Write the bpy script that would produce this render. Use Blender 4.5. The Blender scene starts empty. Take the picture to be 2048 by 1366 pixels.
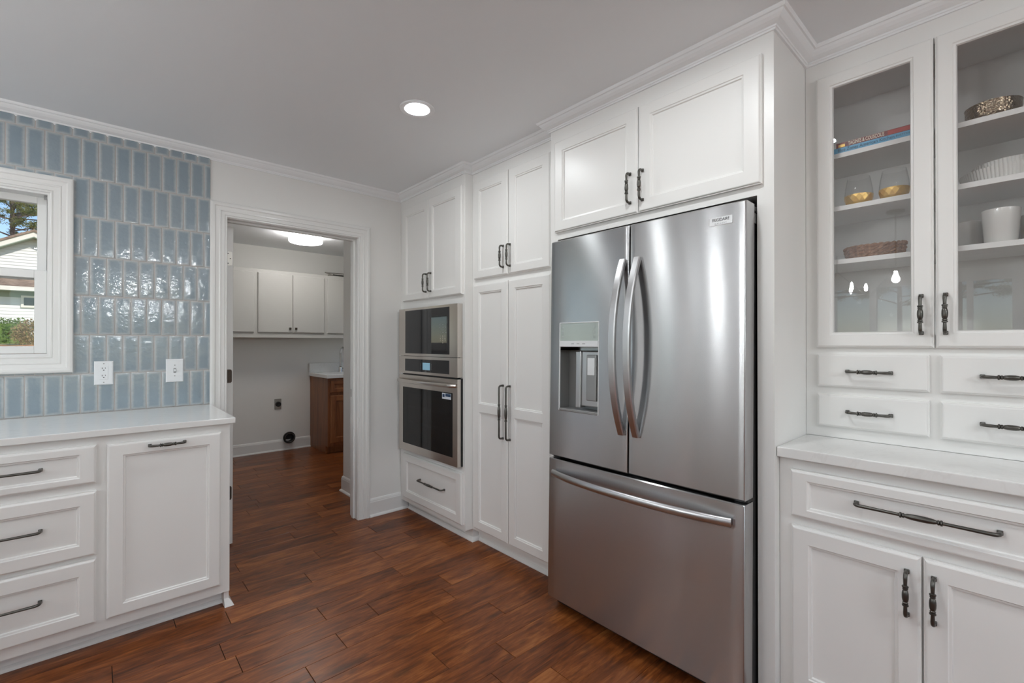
import bpy, bmesh, math, random
from mathutils import Vector, Matrix
from math import pi, sin, cos, radians
rnd = random.Random(11)
sc = bpy.context.scene
COL = sc.collection

# ------------------------------------------------------------------ camera
cam = bpy.data.cameras.new('camera'); camo = bpy.data.objects.new('camera', cam); COL.objects.link(camo)
cam.sensor_fit = 'HORIZONTAL'; cam.sensor_width = 36.0; cam.lens = 36.0*925.67/2048.0
cam.clip_start = 0.02; cam.clip_end = 400
camo.location = (0, 0, 1.2711); camo.rotation_euler = (pi/2+0.0043, 0, -0.7320)
sc.camera = camo

# ------------------------------------------------------------------ sky, sun, exposure
world = bpy.data.worlds.new('sky'); sc.world = world; world.use_nodes = True
wn = world.node_tree.nodes; wl = world.node_tree.links
bg = wn['Background']; sky = wn.new('ShaderNodeTexSky'); sky.sky_type = 'NISHITA'
sky.sun_disc = False; sky.dust_density = 0.25; sky.ozone_density = 2.5; sky.altitude = 600; sky.sun_elevation = radians(38); sky.sun_rotation = radians(165)
wl.new(sky.outputs[0], bg.inputs[0]); bg.inputs[1].default_value = 0.16
sun = bpy.data.lights.new('sun', 'SUN'); sun.energy = 3.6; sun.angle = radians(0.6); sun.color = (1, 0.95, 0.87)
suno = bpy.data.objects.new('sun', sun); COL.objects.link(suno)
suno.rotation_euler = (radians(52), 0, radians(20))      # shines towards +y, a little towards -x
CAN_L = 170.0        # radiance of the recessed lamps
DRUM_L = 22.5        # radiance of the laundry ceiling drum
sc.view_settings.view_transform = 'Standard'; sc.view_settings.look = 'None'
sc.view_settings.gamma = 1.0; sc.view_settings.exposure = 0.0
sc.view_settings.use_curve_mapping = False
try:
    sc.cycles.use_denoising = True
    sc.cycles.max_bounces = 7; sc.cycles.diffuse_bounces = 4; sc.cycles.glossy_bounces = 4; sc.cycles.transparent_max_bounces = 16
    sc.cycles.use_adaptive_sampling = True; sc.cycles.adaptive_threshold = 0.04
    sc.cycles.sample_clamp_indirect = 6.0; sc.cycles.caustics_reflective = False; sc.cycles.caustics_refractive = False
except Exception:
    pass

# ------------------------------------------------------------------ measured planes (metres)
YB = 3.2276; YT = 3.2186                    # back wall face, tile face
ZCEIL = 2.408; ZCB = 2.3565                 # ceiling, lower edge of the crown
XW = 2.40; XL = -4.20; YF = -3.40           # right wall, far left wall, wall behind the camera
XO = 1.7487; XP = 1.8075; XFR = 1.7439; XH = 2.0861; XHB = 1.7895
YO1 = 2.3923; YF0 = 1.6405; YF1 = 0.5836; YHE = -0.176
ZC = 0.914
DL, DR, DT = 0.5885, 1.4015, 2.028          # door opening (inside the jambs), head
WL, WR, WB, WT = -1.020, -0.170, 1.210, 2.012   # kitchen window opening
LY = 5.940; LC = 2.40                       # laundry back wall, laundry ceiling

# ------------------------------------------------------------------ materials
def nmat(name):
    m = bpy.data.materials.new(name); m.use_nodes = True
    return m, m.node_tree.nodes, m.node_tree.links, m.node_tree.nodes['Principled BSDF']
def setp(p, **k):
    for a, b in k.items():
        if a in p.inputs: p.inputs[a].default_value = b
def mat(name, col, rough=0.5, metal=0.0, **k):
    m, n, l, p = nmat(name)
    setp(p, **{'Base Color': (*col, 1), 'Roughness': rough, 'Metallic': metal}); setp(p, **k)
    return m
def noise(n, l, vec, scale, detail=3, rough=0.5, dist=0.0):
    t = n.new('ShaderNodeTexNoise'); t.inputs['Scale'].default_value = scale; t.inputs['Detail'].default_value = detail
    t.inputs['Roughness'].default_value = rough; t.inputs['Distortion'].default_value = dist
    if vec is not None: l.new(vec, t.inputs['Vector'])
    return t
def ramp(n, l, fac, stops):
    r = n.new('ShaderNodeValToRGB'); e = r.color_ramp.elements
    while len(e) < len(stops): e.new(0.5)
    for q, (pos, c) in zip(e, stops): q.position = pos; q.color = (*c, 1) if len(c) == 3 else c
    l.new(fac, r.inputs[0]); return r
def bump(n, l, h, p, strength=0.1, dist=0.001):
    b = n.new('ShaderNodeBump'); b.inputs['Strength'].default_value = strength; b.inputs['Distance'].default_value = dist
    l.new(h, b.inputs['Height']); l.new(b.outputs[0], p.inputs['Normal']); return b
def mathn(n, l, op, a, b=None, c=None):
    m = n.new('ShaderNodeMath'); m.operation = op
    for i, v in enumerate((a, b, c)):
        if v is None: continue
        if isinstance(v, (int, float)): m.inputs[i].default_value = v
        else: l.new(v, m.inputs[i])
    return m.outputs[0]
def mixc(n, l, fac, a, b):
    m = n.new('ShaderNodeMix'); m.data_type = 'RGBA'
    if isinstance(fac, (int, float)): m.inputs[0].default_value = fac
    else: l.new(fac, m.inputs[0])
    for s, v in ((6, a), (7, b)):
        if isinstance(v, tuple): m.inputs[s].default_value = (*v, 1)
        else: l.new(v, m.inputs[s])
    return m.outputs[2]

def paint(name, col, rough, bs=0.02, scale=180):
    m, n, l, p = nmat(name); setp(p, **{'Base Color': (*col, 1), 'Roughness': rough})
    g = n.new('ShaderNodeNewGeometry'); t = noise(n, l, g.outputs['Position'], scale, 2)
    bump(n, l, t.outputs[0], p, bs, 0.0006); return m
M = {}
M['cabinet'] = paint('cabinet_white_paint', (0.85, 0.84, 0.82), 0.34)
M['trim'] = paint('trim_white_gloss', (0.80, 0.795, 0.78), 0.22, 0.01)
M['crown'] = paint('crown_white_paint', (0.89, 0.90, 0.91), 0.42)
M['wall'] = paint('wall_greige_paint', (0.81, 0.80, 0.78), 0.62, 0.06, 260)
M['laundry_wall'] = paint('laundry_grey_paint', (0.79, 0.78, 0.755), 0.62, 0.06, 260)
M['ceiling'] = paint('ceiling_flat_paint', (0.885, 0.905, 0.925), 0.55, 0.03, 200)
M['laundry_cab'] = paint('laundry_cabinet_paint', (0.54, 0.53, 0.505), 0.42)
M['vinyl'] = mat('window_vinyl', (0.80, 0.80, 0.79), 0.3)
M['plate'] = mat('white_plastic', (0.82, 0.84, 0.86), 0.25)
M['pewter'] = mat('pewter_pull', (0.115, 0.11, 0.10), 0.34, 0.9)
M['hinge'] = mat('satin_nickel', (0.42, 0.40, 0.37), 0.38, 1.0)
M['bronze'] = mat('dark_bronze', (0.07, 0.055, 0.045), 0.4, 0.8)
M['black'] = mat('black_plastic', (0.012, 0.012, 0.013), 0.45)
M['blackmetal'] = mat('fridge_side_black', (0.02, 0.02, 0.02), 0.5)
M['grey'] = mat('grey_plastic', (0.30, 0.30, 0.30), 0.4)
M['chrome'] = mat('chrome', (0.75, 0.75, 0.75), 0.08, 1.0)
M['ceramic'] = mat('white_ceramic', (0.74, 0.73, 0.70), 0.12)
M['blue_cover'] = mat('blue_book_cover', (0.12, 0.42, 0.66), 0.35)
M['red_cover'] = mat('red_book_cover', (0.20, 0.035, 0.035), 0.35)
M['redlight'] = mat('red_label', (0.48, 0.07, 0.06), 0.4)
M['paper'] = mat('paper', (0.78, 0.74, 0.66), 0.8)
M['ink_light'] = mat('cream_ink', (0.80, 0.74, 0.62), 0.6)
M['ink_blue'] = mat('dark_blue_ink', (0.02, 0.06, 0.14), 0.6)
M['ink_dark'] = mat('dark_ink', (0.05, 0.05, 0.055), 0.6)
M['ink_grey'] = mat('grey_ink', (0.35, 0.36, 0.37), 0.6)
M['badge'] = mat('badge_silver', (0.80, 0.81, 0.82), 0.3, 0.2)
M['sticker'] = mat('sticker_white', (0.75, 0.80, 0.86), 0.5)
M['grout'] = mat('warm_grey_grout', (0.56, 0.525, 0.50), 0.85)
M['glazing_gasket'] = mat('dark_gasket', (0.05, 0.05, 0.05), 0.7)

def emission(name, col, s):
    m = bpy.data.materials.new(name); m.use_nodes = True; n = m.node_tree.nodes; l = m.node_tree.links
    n.clear(); o = n.new('ShaderNodeOutputMaterial'); e = n.new('ShaderNodeEmission')
    e.inputs[0].default_value = (*col, 1); e.inputs[1].default_value = s; l.new(e.outputs[0], o.inputs[0]); return m
M['lamp'] = emission('lamp_lens', (0.955, 1.0, 1.02), CAN_L)
M['drum'] = emission('drum_diffuser', (1.0, 0.975, 0.94), DRUM_L)
M['bulb'] = emission('pendant_bulb', (0.955, 1.0, 1.02), 140.0)
M['candle'] = emission('candle_bulb', (0.955, 1.0, 1.02), 275.0)

def glass(name, tint=(1, 1, 1), ior=1.5, rough=0.0):
    m = bpy.data.materials.new(name); m.use_nodes = True; n = m.node_tree.nodes; l = m.node_tree.links
    n.clear(); o = n.new('ShaderNodeOutputMaterial'); mx = n.new('ShaderNodeMixShader')
    f0 = ((ior-1)/(ior+1))**2; ge = n.new('ShaderNodeNewGeometry'); dt = n.new('ShaderNodeVectorMath'); dt.operation = 'DOT_PRODUCT'
    l.new(ge.outputs['Incoming'], dt.inputs[0]); l.new(ge.outputs['Normal'], dt.inputs[1])
    sch = mathn(n, l, 'POWER', mathn(n, l, 'SUBTRACT', 1.0, mathn(n, l, 'ABSOLUTE', dt.outputs['Value'])), 5.0)
    fac = mathn(n, l, 'MULTIPLY_ADD', sch, 1-f0, f0)
    t = n.new('ShaderNodeBsdfTransparent'); t.inputs[0].default_value = (*tint, 1)
    g = n.new('ShaderNodeBsdfGlossy'); g.inputs['Roughness'].default_value = rough
    l.new(fac, mx.inputs[0]); l.new(t.outputs[0], mx.inputs[1]); l.new(g.outputs[0], mx.inputs[2]); l.new(mx.outputs[0], o.inputs[0]); return m
M['glass'] = glass('clear_glass')
M['cabglass'] = glass('cabinet_glass', (1.0, 1.0, 1.0), 1.75)
M['thin_glass'] = glass('thin_drinking_glass', (0.98, 0.98, 0.98), 1.32)
M['dark_glass'] = glass('dark_oven_glass', (0.34, 0.34, 0.35), 1.75)
m, n, l, p = nmat('black_appliance_glass'); setp(p, **{'Base Color': (0.016, 0.017, 0.02, 1), 'Roughness': 0.04, 'IOR': 1.6}); M['black_glass'] = m

def steel(name, col, rough, aniso, horiz=True, tex=1.0):
    m, n, l, p = nmat(name)
    setp(p, **{'Base Color': (*col, 1), 'Metallic': 1.0, 'Roughness': rough, 'Anisotropic': aniso, 'Anisotropic Rotation': 0.25})
    g = n.new('ShaderNodeNewGeometry'); mp = n.new('ShaderNodeMapping')
    mp.inputs['Scale'].default_value = (3, 3, 420) if horiz else (420, 420, 3)
    l.new(g.outputs['Position'], mp.inputs[0]); t = noise(n, l, mp.outputs[0], 1.0, 3)
    r = n.new('ShaderNodeMapRange'); r.inputs[3].default_value = rough*(1-0.2*tex); r.inputs[4].default_value = rough*(1+0.25*tex)
    l.new(t.outputs[0], r.inputs[0]); l.new(r.outputs[0], p.inputs['Roughness'])
    if aniso:
        tg = n.new('ShaderNodeTangent'); tg.direction_type = 'RADIAL'; tg.axis = 'Z'; l.new(tg.outputs[0], p.inputs['Tangent'])
    if tex > 0.5: bump(n, l, t.outputs[0], p, 0.02, 0.0003)
    return m
M['steel'] = steel('brushed_stainless', (0.52, 0.52, 0.525), 0.218, 0.975, True, 0.25)
M['steel_warm'] = steel('oven_stainless', (0.66, 0.615, 0.57), 0.24, 0.6, True, 0.0)
M['steel_handle'] = steel('satin_handle_steel', (0.54, 0.54, 0.545), 0.30, 0.0)

def quartz():
    m, n, l, p = nmat('white_quartz'); g = n.new('ShaderNodeNewGeometry')
    a = noise(n, l, g.outputs['Position'], 2.2, 6, 0.6, 1.4)
    r = ramp(n, l, a.outputs[0], [(0.0, (0.82, 0.815, 0.80)), (0.48, (0.82, 0.815, 0.80)), (0.5, (0.785, 0.778, 0.762)), (0.52, (0.82, 0.815, 0.80)), (1.0, (0.80, 0.795, 0.78))])
    l.new(r.outputs[0], p.inputs['Base Color']); setp(p, Roughness=0.13); return m
M['quartz'] = quartz()

def tile_mat(hw, hh):
    m, n, l, p = nmat('blue_glazed_tile'); tc = n.new('ShaderNodeTexCoord'); sp = n.new('ShaderNodeSeparateXYZ'); l.new(tc.outputs['Object'], sp.inputs[0])
    ax = mathn(n, l, 'ABSOLUTE', sp.outputs[0]); az = mathn(n, l, 'ABSOLUTE', sp.outputs[2])
    nv = n.new('ShaderNodeNewGeometry'); wob = noise(n, l, nv.outputs['Position'], 60, 2)
    wv = mathn(n, l, 'MULTIPLY', mathn(n, l, 'SUBTRACT', wob.outputs[0], 0.5), 0.008)
    dx = mathn(n, l, 'SUBTRACT', hw, ax); dz = mathn(n, l, 'SUBTRACT', hh, az)
    d = mathn(n, l, 'ADD', mathn(n, l, 'SMOOTH_MIN', dx, dz, 0.006), wv)
    mr = n.new('ShaderNodeMapRange'); mr.interpolation_type = 'SMOOTHSTEP'; mr.inputs[1].default_value = -0.004; mr.inputs[2].default_value = 0.0165
    l.new(d, mr.inputs[0])
    oi = n.new('ShaderNodeObjectInfo'); cl = noise(n, l, nv.outputs['Position'], 14, 4)
    blue = ramp(n, l, oi.outputs['Random'], [(0, (0.225, 0.288, 0.335)), (0.5, (0.245, 0.306, 0.350)), (1, (0.265, 0.320, 0.358))])
    cloud = mixc(n, l, mathn(n, l, 'MULTIPLY', cl.outputs[0], 0.5), blue.outputs[0], (0.33, 0.39, 0.42))
    fin = mixc(n, l, mr.outputs[0], (0.52, 0.53, 0.53), cloud)
    l.new(fin, p.inputs['Base Color']); setp(p, Roughness=0.07, IOR=1.55)
    w1 = noise(n, l, nv.outputs['Position'], 34, 3); bump(n, l, w1.outputs[0], p, 0.8, 0.0022); return m

def floor_mat():
    m, n, l, p = nmat('hand_scraped_maple'); g = n.new('ShaderNodeNewGeometry'); oi = n.new('ShaderNodeObjectInfo')
    off = n.new('ShaderNodeCombineXYZ')
    r1 = mathn(n, l, 'MULTIPLY', oi.outputs['Random'], 37.0); r2 = mathn(n, l, 'MULTIPLY', oi.outputs['Random'], 91.0)
    l.new(r1, off.inputs[0]); l.new(r2, off.inputs[1])
    add = n.new('ShaderNodeVectorMath'); add.operation = 'ADD'; l.new(g.outputs['Position'], add.inputs[0]); l.new(off.outputs[0], add.inputs[1])
    def mp(s):
        q = n.new('ShaderNodeMapping'); q.inputs['Scale'].default_value = s; l.new(add.outputs[0], q.inputs[0]); return q.outputs[0]
    big = noise(n, l, mp((1.6, 7.0, 1)), 1.5, 4, 0.6, 1.2)
    fine = noise(n, l, mp((3.2, 90.0, 1)), 1.0, 5, 0.65, 0.6)
    fig = noise(n, l, mp((2.4, 17.0, 1)), 1.5, 4, 0.62, 2.6)
    spots = noise(n, l, mp((3.0, 9.0, 1)), 1.7, 2, 0.5, 0.4)
    mixf = mathn(n, l, 'ADD', mathn(n, l, 'MULTIPLY', big.outputs[0], 0.40), mathn(n, l, 'MULTIPLY', fine.outputs[0], 0.22))
    mixf = mathn(n, l, 'ADD', mixf, mathn(n, l, 'MULTIPLY', fig.outputs[0], 0.38))
    tone = mathn(n, l, 'MULTIPLY', mathn(n, l, 'SUBTRACT', oi.outputs['Random'], 0.5), 0.10)
    mixf = mathn(n, l, 'ADD', mixf, tone)
    base = ramp(n, l, mixf, [(0.36, (0.060, 0.0165, 0.005)), (0.45, (0.145, 0.039, 0.0100)), (0.525, (0.220, 0.064, 0.0155)), (0.63, (0.37, 0.130, 0.036))])
    dk = ramp(n, l, spots.outputs[0], [(0.62, (0, 0, 0)), (0.74, (1, 1, 1))])
    col = mixc(n, l, mathn(n, l, 'MULTIPLY', dk.outputs[0], 0.62), base.outputs[0], (0.038, 0.015, 0.008))
    l.new(col, p.inputs['Base Color']); setp(p, **{'Specular IOR Level': 0.36})
    rr = n.new('ShaderNodeMapRange'); rr.inputs[3].default_value = 0.24; rr.inputs[4].default_value = 0.40; l.new(fine.outputs[0], rr.inputs[0]); l.new(rr.outputs[0], p.inputs['Roughness'])
    hs = noise(n, l, mp((1.5, 16.0, 1)), 1.0, 2)
    hh = mathn(n, l, 'ADD', mathn(n, l, 'MULTIPLY', fine.outputs[0], 0.25), hs.outputs[0]); bump(n, l, hh, p, 0.25, 0.002); return m
M['floor'] = floor_mat()
M['subfloor'] = mat('dark_plank_joint', (0.020, 0.009, 0.005), 0.8)

def stained_wood():
    m, n, l, p = nmat('stained_cherry'); g = n.new('ShaderNodeNewGeometry'); q = n.new('ShaderNodeMapping'); q.inputs['Scale'].default_value = (22, 22, 2.2)
    l.new(g.outputs['Position'], q.inputs[0]); a = noise(n, l, q.outputs[0], 1.0, 5, 0.6, 0.8)
    r = ramp(n, l, a.outputs[0], [(0.3, (0.13, 0.042, 0.015)), (0.5, (0.24, 0.083, 0.028)), (0.7, (0.33, 0.13, 0.048))])
    l.new(r.outputs[0], p.inputs['Base Color']); setp(p, Roughness=0.35); return m
M['cherry'] = stained_wood()
def hammered(name, col, scale, strength, metal=1.0, rough=0.18):
    m, n, l, p = nmat(name); setp(p, **{'Base Color': (*col, 1), 'Metallic': metal, 'Roughness': rough})
    tc = n.new('ShaderNodeTexCoord'); v = n.new('ShaderNodeTexVoronoi'); v.inputs['Scale'].default_value = scale; l.new(tc.outputs['Object'], v.inputs['Vector'])
    bump(n, l, v.outputs['Distance'], p, strength, 0.003); return m
M['hammered'] = hammered('hammered_bronze', (0.30, 0.235, 0.165), 150, 0.6)
M['gold'] = hammered('gold_leaf', (0.86, 0.56, 0.17), 70, 0.25, 0.75, 0.38)
def wicker():
    m, n, l, p = nmat('brown_wicker'); tc = n.new('ShaderNodeTexCoord'); a = noise(n, l, tc.outputs['Object'], 120, 3)
    r = ramp(n, l, a.outputs[0], [(0.3, (0.16, 0.08, 0.045)), (0.55, (0.34, 0.18, 0.105)), (0.75, (0.48, 0.28, 0.165))]); l.new(r.outputs[0], p.inputs['Base Color']); setp(p, Roughness=0.7); return m
M['wicker'] = wicker()
def mottled(name, c1, c2, scale, rough=0.85):
    m, n, l, p = nmat(name); g = n.new('ShaderNodeNewGeometry'); a = noise(n, l, g.outputs['Position'], scale, 4, 0.6)
    r = ramp(n, l, a.outputs[0], [(0.35, c1), (0.65, c2)]); l.new(r.outputs[0], p.inputs['Base Color']); setp(p, Roughness=rough); return m
M['lawn'] = mottled('lawn', (0.24, 0.25, 0.10), (0.46, 0.40, 0.22), 0.8)
M['mulch'] = mottled('pine_straw', (0.30, 0.12, 0.05), (0.62, 0.33, 0.16), 6)
M['hedge'] = mottled('hedge_leaf', (0.04, 0.10, 0.015), (0.16, 0.26, 0.05), 9)
M['shrub'] = mottled('dry_shrub', (0.14, 0.085, 0.035), (0.34, 0.24, 0.11), 9)
M['needle'] = mottled('pine_needle', (0.06, 0.10, 0.02), (0.27, 0.26, 0.06), 3)
M['bark'] = mottled('pine_bark', (0.07, 0.045, 0.03), (0.17, 0.11, 0.08), 12)
M['siding'] = mat('white_siding', (0.80, 0.80, 0.77), 0.6)
M['fascia'] = mat('cream_fascia', (0.80, 0.765, 0.68), 0.6)
M['eave'] = mat('green_eave_shade', (0.30, 0.36, 0.27), 0.7)  # green trim with the shade under the eaves put into its colour
M['shingle'] = mottled('brown_shingle', (0.17, 0.115, 0.085), (0.36, 0.26, 0.19), 5)
M['house_glass'] = mat('house_window', (0.03, 0.04, 0.035), 0.1)

# ------------------------------------------------------------------ mesh helpers
WLOC = {}
def thing(name, label, cat, loc=(0, 0, 0), group=None, kind=None):
    o = bpy.data.objects.new(name, None); COL.objects.link(o); o.location = loc; o.empty_display_size = 0.05
    WLOC[o.name] = Vector(loc)
    return tag(o, label, cat, group, kind)
def tag(o, label=None, cat=None, group=None, kind=None):
    if label: o['label'] = label
    if cat: o['category'] = cat
    if group: o['group'] = group
    if kind: o['kind'] = kind
    return o
def link(name, me, parent=None, loc=(0, 0, 0), rot=None, label=None):
    o = bpy.data.objects.new(name, me); COL.objects.link(o); loc = Vector(loc)
    WLOC[o.name] = loc.copy()
    if parent: o.parent = parent; loc = loc - WLOC[parent.name]
    o.location = loc
    if rot: o.rotation_euler = rot
    if label: o['label'] = label
    return o
def finish(bm, name, mt, smooth=None):
    me = bpy.data.meshes.new(name); bmesh.ops.recalc_face_normals(bm, faces=bm.faces[:]); bm.to_mesh(me); bm.free()
    if mt is not None: me.materials.append(M[mt] if isinstance(mt, str) else mt)
    if smooth is not None:
        me.polygons.foreach_set('use_smooth', [True]*len(me.polygons)); me.set_sharp_from_angle(angle=smooth)
    me.update(); return me
def obj(name, bm, mt, parent=None, smooth=None, label=None, origin=None):
    """bmesh in world coordinates -> one mesh object with its origin at the foot of its bounding box"""
    vs = [v.co for v in bm.verts]
    if origin is None:
        lo = [min(v[i] for v in vs) for i in range(3)]; hi = [max(v[i] for v in vs) for i in range(3)]
        origin = Vector(((lo[0]+hi[0])/2, (lo[1]+hi[1])/2, lo[2]))
    origin = Vector(origin); bmesh.ops.translate(bm, verts=bm.verts[:], vec=-origin)
    return link(name, finish(bm, name, mt, smooth), parent, origin, None, label)
def new(): return bmesh.new()
def abox(bm, x0, x1, y0, y1, z0, z1, bev=0.0, seg=1):
    vs = [bm.verts.new((x, y, z)) for x in (x0, x1) for y in (y0, y1) for z in (z0, z1)]
    fs = [bm.faces.new([vs[i] for i in q]) for q in ((0, 1, 3, 2), (4, 6, 7, 5), (0, 4, 5, 1), (2, 3, 7, 6), (0, 2, 6, 4), (1, 5, 7, 3))]
    if bev:
        es = list({e for f in fs for e in f.edges}); bmesh.ops.bevel(bm, geom=es, offset=bev, segments=seg, affect='EDGES', profile=0.6)
def boxes(name, lst, mt, parent=None, bev=0.0, label=None, seg=1):
    bm = new()
    for q in lst: abox(bm, *q, bev=bev, seg=seg)
    return obj(name, bm, mt, parent, None, label)
def sweep(bm, path, nrm, prof, closed=False, cap=True):
    """profile (p, q) carried along a planar path: p to the left of travel in the plane, q along the plane normal; mitred"""
    nrm = Vector(nrm).normalized(); P = [Vector(q) for q in path]; N = len(P); rings = []
    segs = [(P[(i+1) % N]-P[i]).normalized() for i in range(N if closed else N-1)]
    for i in range(N):
        if closed: a, b = segs[i-1], segs[i]
        else: a = segs[max(i-1, 0)]; b = segs[min(i, N-2)]
        pa, pb = nrm.cross(a), nrm.cross(b); mv = (pa+pb)/(1+pa.dot(pb))
        rings.append([bm.verts.new(P[i]+mv*p+nrm*q) for p, q in prof])
    K = len(prof)
    for i in range(N if closed else N-1):
        A, B = rings[i], rings[(i+1) % N]
        for k in range(K): bm.faces.new((A[k], A[(k+1) % K], B[(k+1) % K], B[k]))
    if not closed and cap: bm.faces.new(rings[0]); bm.faces.new(rings[-1][::-1])
def tube(bm, pts, rad, seg=10, cap=True, squash=None):
    """round (or squashed) tube with varying radius"""
    P = [Vector(q) for q in pts]; N = len(P); rings = []
    if not isinstance(rad, (list, tuple)): rad = [rad]*N
    t0 = (P[1]-P[0]).normalized(); ref = Vector((0, 0, 1)) if abs(t0.z) < 0.9 else Vector((1, 0, 0))
    u = (ref-t0*ref.dot(t0)).normalized()
    for i in range(N):
        t = (P[min(i+1, N-1)]-P[max(i-1, 0)]).normalized(); u = (u-t*u.dot(t)).normalized(); w = t.cross(u)
        su, sw = squash or (1, 1)
        rings.append([bm.verts.new(P[i]+(u*cos(2*pi*k/seg)*su+w*sin(2*pi*k/seg)*sw)*rad[i]) for k in range(seg)])
    for i in range(N-1):
        for k in range(seg): bm.faces.new((rings[i][k], rings[i][(k+1) % seg], rings[i+1][(k+1) % seg], rings[i+1][k]))
    if cap: bm.faces.new(rings[0][::-1]); bm.faces.new(rings[-1])
def lathe(bm, prof, c=(0, 0, 0), seg=32, fx=1.0, fy=1.0, wave=None, closed=False):
    """profile (r, z) turned about z at c; wave(angle) scales the radius"""
    rings = []
    for r, z in prof:
        if r < 1e-6: rings.append([bm.verts.new((c[0], c[1], c[2]+z))]*seg)
        else: rings.append([bm.verts.new((c[0]+r*fx*cos(2*pi*k/seg)*(wave(2*pi*k/seg) if wave else 1), c[1]+r*fy*sin(2*pi*k/seg)*(wave(2*pi*k/seg) if wave else 1), c[2]+z)) for k in range(seg)])
    rng = range(len(rings)) if closed else range(len(rings)-1)
    for i in rng:
        A, B = rings[i], rings[(i+1) % len(rings)]
        for k in range(seg):
            q = [A[k], A[(k+1) % seg], B[(k+1) % seg], B[k]]; q2 = []
            for v in q:
                if v not in q2: q2.append(v)
            if len(q2) > 2: bm.faces.new(q2)
def fx_(X): return lambda a, b, d: (X-d, a, b)       # face looking towards -x; a = y, b = z
def fy_(Y): return lambda a, b, d: (a, Y-d, b)       # face looking towards -y; a = x, b = z
def panel_front(bm, F, a0, a1, b0, b1, t=0.02, f=0.055, mids=(), flat=False, holes_open=False, fr=None):
    """framed (shaker) front: eased outer edge, bead inside the frame, recessed panel; mids = (b0,b1) of middle rails"""
    def ring(o, d, A0=a0, A1=a1, B0=b0, B1=b1): return [bm.verts.new(F(x, y, d)) for x, y in ((A0+o, B0+o), (A1-o, B0+o), (A1-o, B1-o), (A0+o, B1-o))]
    def skin(r0, r1):
        for k in range(4): bm.faces.new((r0[k], r0[(k+1) % 4], r1[(k+1) % 4], r1[k]))
    R = [ring(0, 0.0), ring(0, t-0.006), ring(0.0025, t-0.0055), ring(0.006, t-0.001), ring(0.009, t)]
    if not holes_open: bm.faces.new(R[0][::-1])
    for i in range(4): skin(R[i], R[i+1])
    if flat: bm.faces.new(R[4]); return []
    fl, frr, fb, ft = fr or (f, f, f, f)
    cuts = [b0+fb]+[v for q in mids for v in q]+[b1-ft]; cells = [(cuts[i], cuts[i+1]) for i in range(0, len(cuts), 2)]
    e = 0.009; ia0, ia1 = a0+fl, a1-frr
    def flatq(A0, A1, B0, B1): bm.faces.new([bm.verts.new(F(x, y, t)) for x, y in ((A0, B0), (A1, B0), (A1, B1), (A0, B1))])
    flatq(a0+e, ia0, b0+e, b1-e); flatq(ia1, a1-e, b0+e, b1-e); flatq(ia0, ia1, b0+e, b0+fb); flatq(ia0, ia1, b1-ft, b1-e)
    for q0, q1 in mids: flatq(ia0, ia1, q0, q1)
    out = []
    for c0, c1 in cells:
        C = [ring(o, d, ia0, ia1, c0, c1) for o, d in ((0, t), (0.0025, t-0.0035), (0.008, t-0.0045), (0.0105, t-0.0105))]
        for i in range(3): skin(C[i], C[i+1])
        if holes_open:
            C.append(ring(0.0105, 0.0, ia0, ia1, c0, c1)); skin(C[3], C[4])
        else: bm.faces.new(C[3])
        out.append((ia0+0.0105, ia1-0.0105, c0+0.0105, c1-0.0105))
    if holes_open:
        o = 0.0105
        A = [R[0], None]
        inner = out[0]; I = [bm.verts.new(F(x, y, 0.0)) for x, y in ((inner[0], inner[2]), (inner[1], inner[2]), (inner[1], inner[3]), (inner[0], inner[3]))]
        skin(I, R[0])
    return out
def front(name, parent, F, a0, a1, b0, b1, mt='cabinet', **k):
    bm = new(); panel_front(bm, F, a0, a1, b0, b1, **k); return obj(name, bm, mt, parent)
def text_mesh(s, size, mt, align='CENTER', sx=1.0, bold=0.0, spacing=1.0):
    cu = bpy.data.curves.new('lettering', 'FONT'); cu.body = s; cu.size = size; cu.align_x = align; cu.align_y = 'CENTER'; cu.extrude = 0.0002; cu.offset = bold; cu.space_character = spacing; cu.resolution_u = 3
    o = bpy.data.objects.new('lettering', cu); COL.objects.link(o); bpy.context.view_layer.update()
    me = bpy.data.meshes.new_from_object(o.evaluated_get(bpy.context.evaluated_depsgraph_get())); bpy.data.objects.remove(o); bpy.data.curves.remove(cu)
    me.transform(Matrix.Diagonal((sx, 1, 1, 1))); me.materials.clear(); me.materials.append(M[mt]); me.name = 'lettering'; return me
ROT_TXT_X = (pi/2, 0, -pi/2)        # text read on a face looking towards -x
ROT_TXT_Y = (pi/2, 0, 0)

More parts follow.
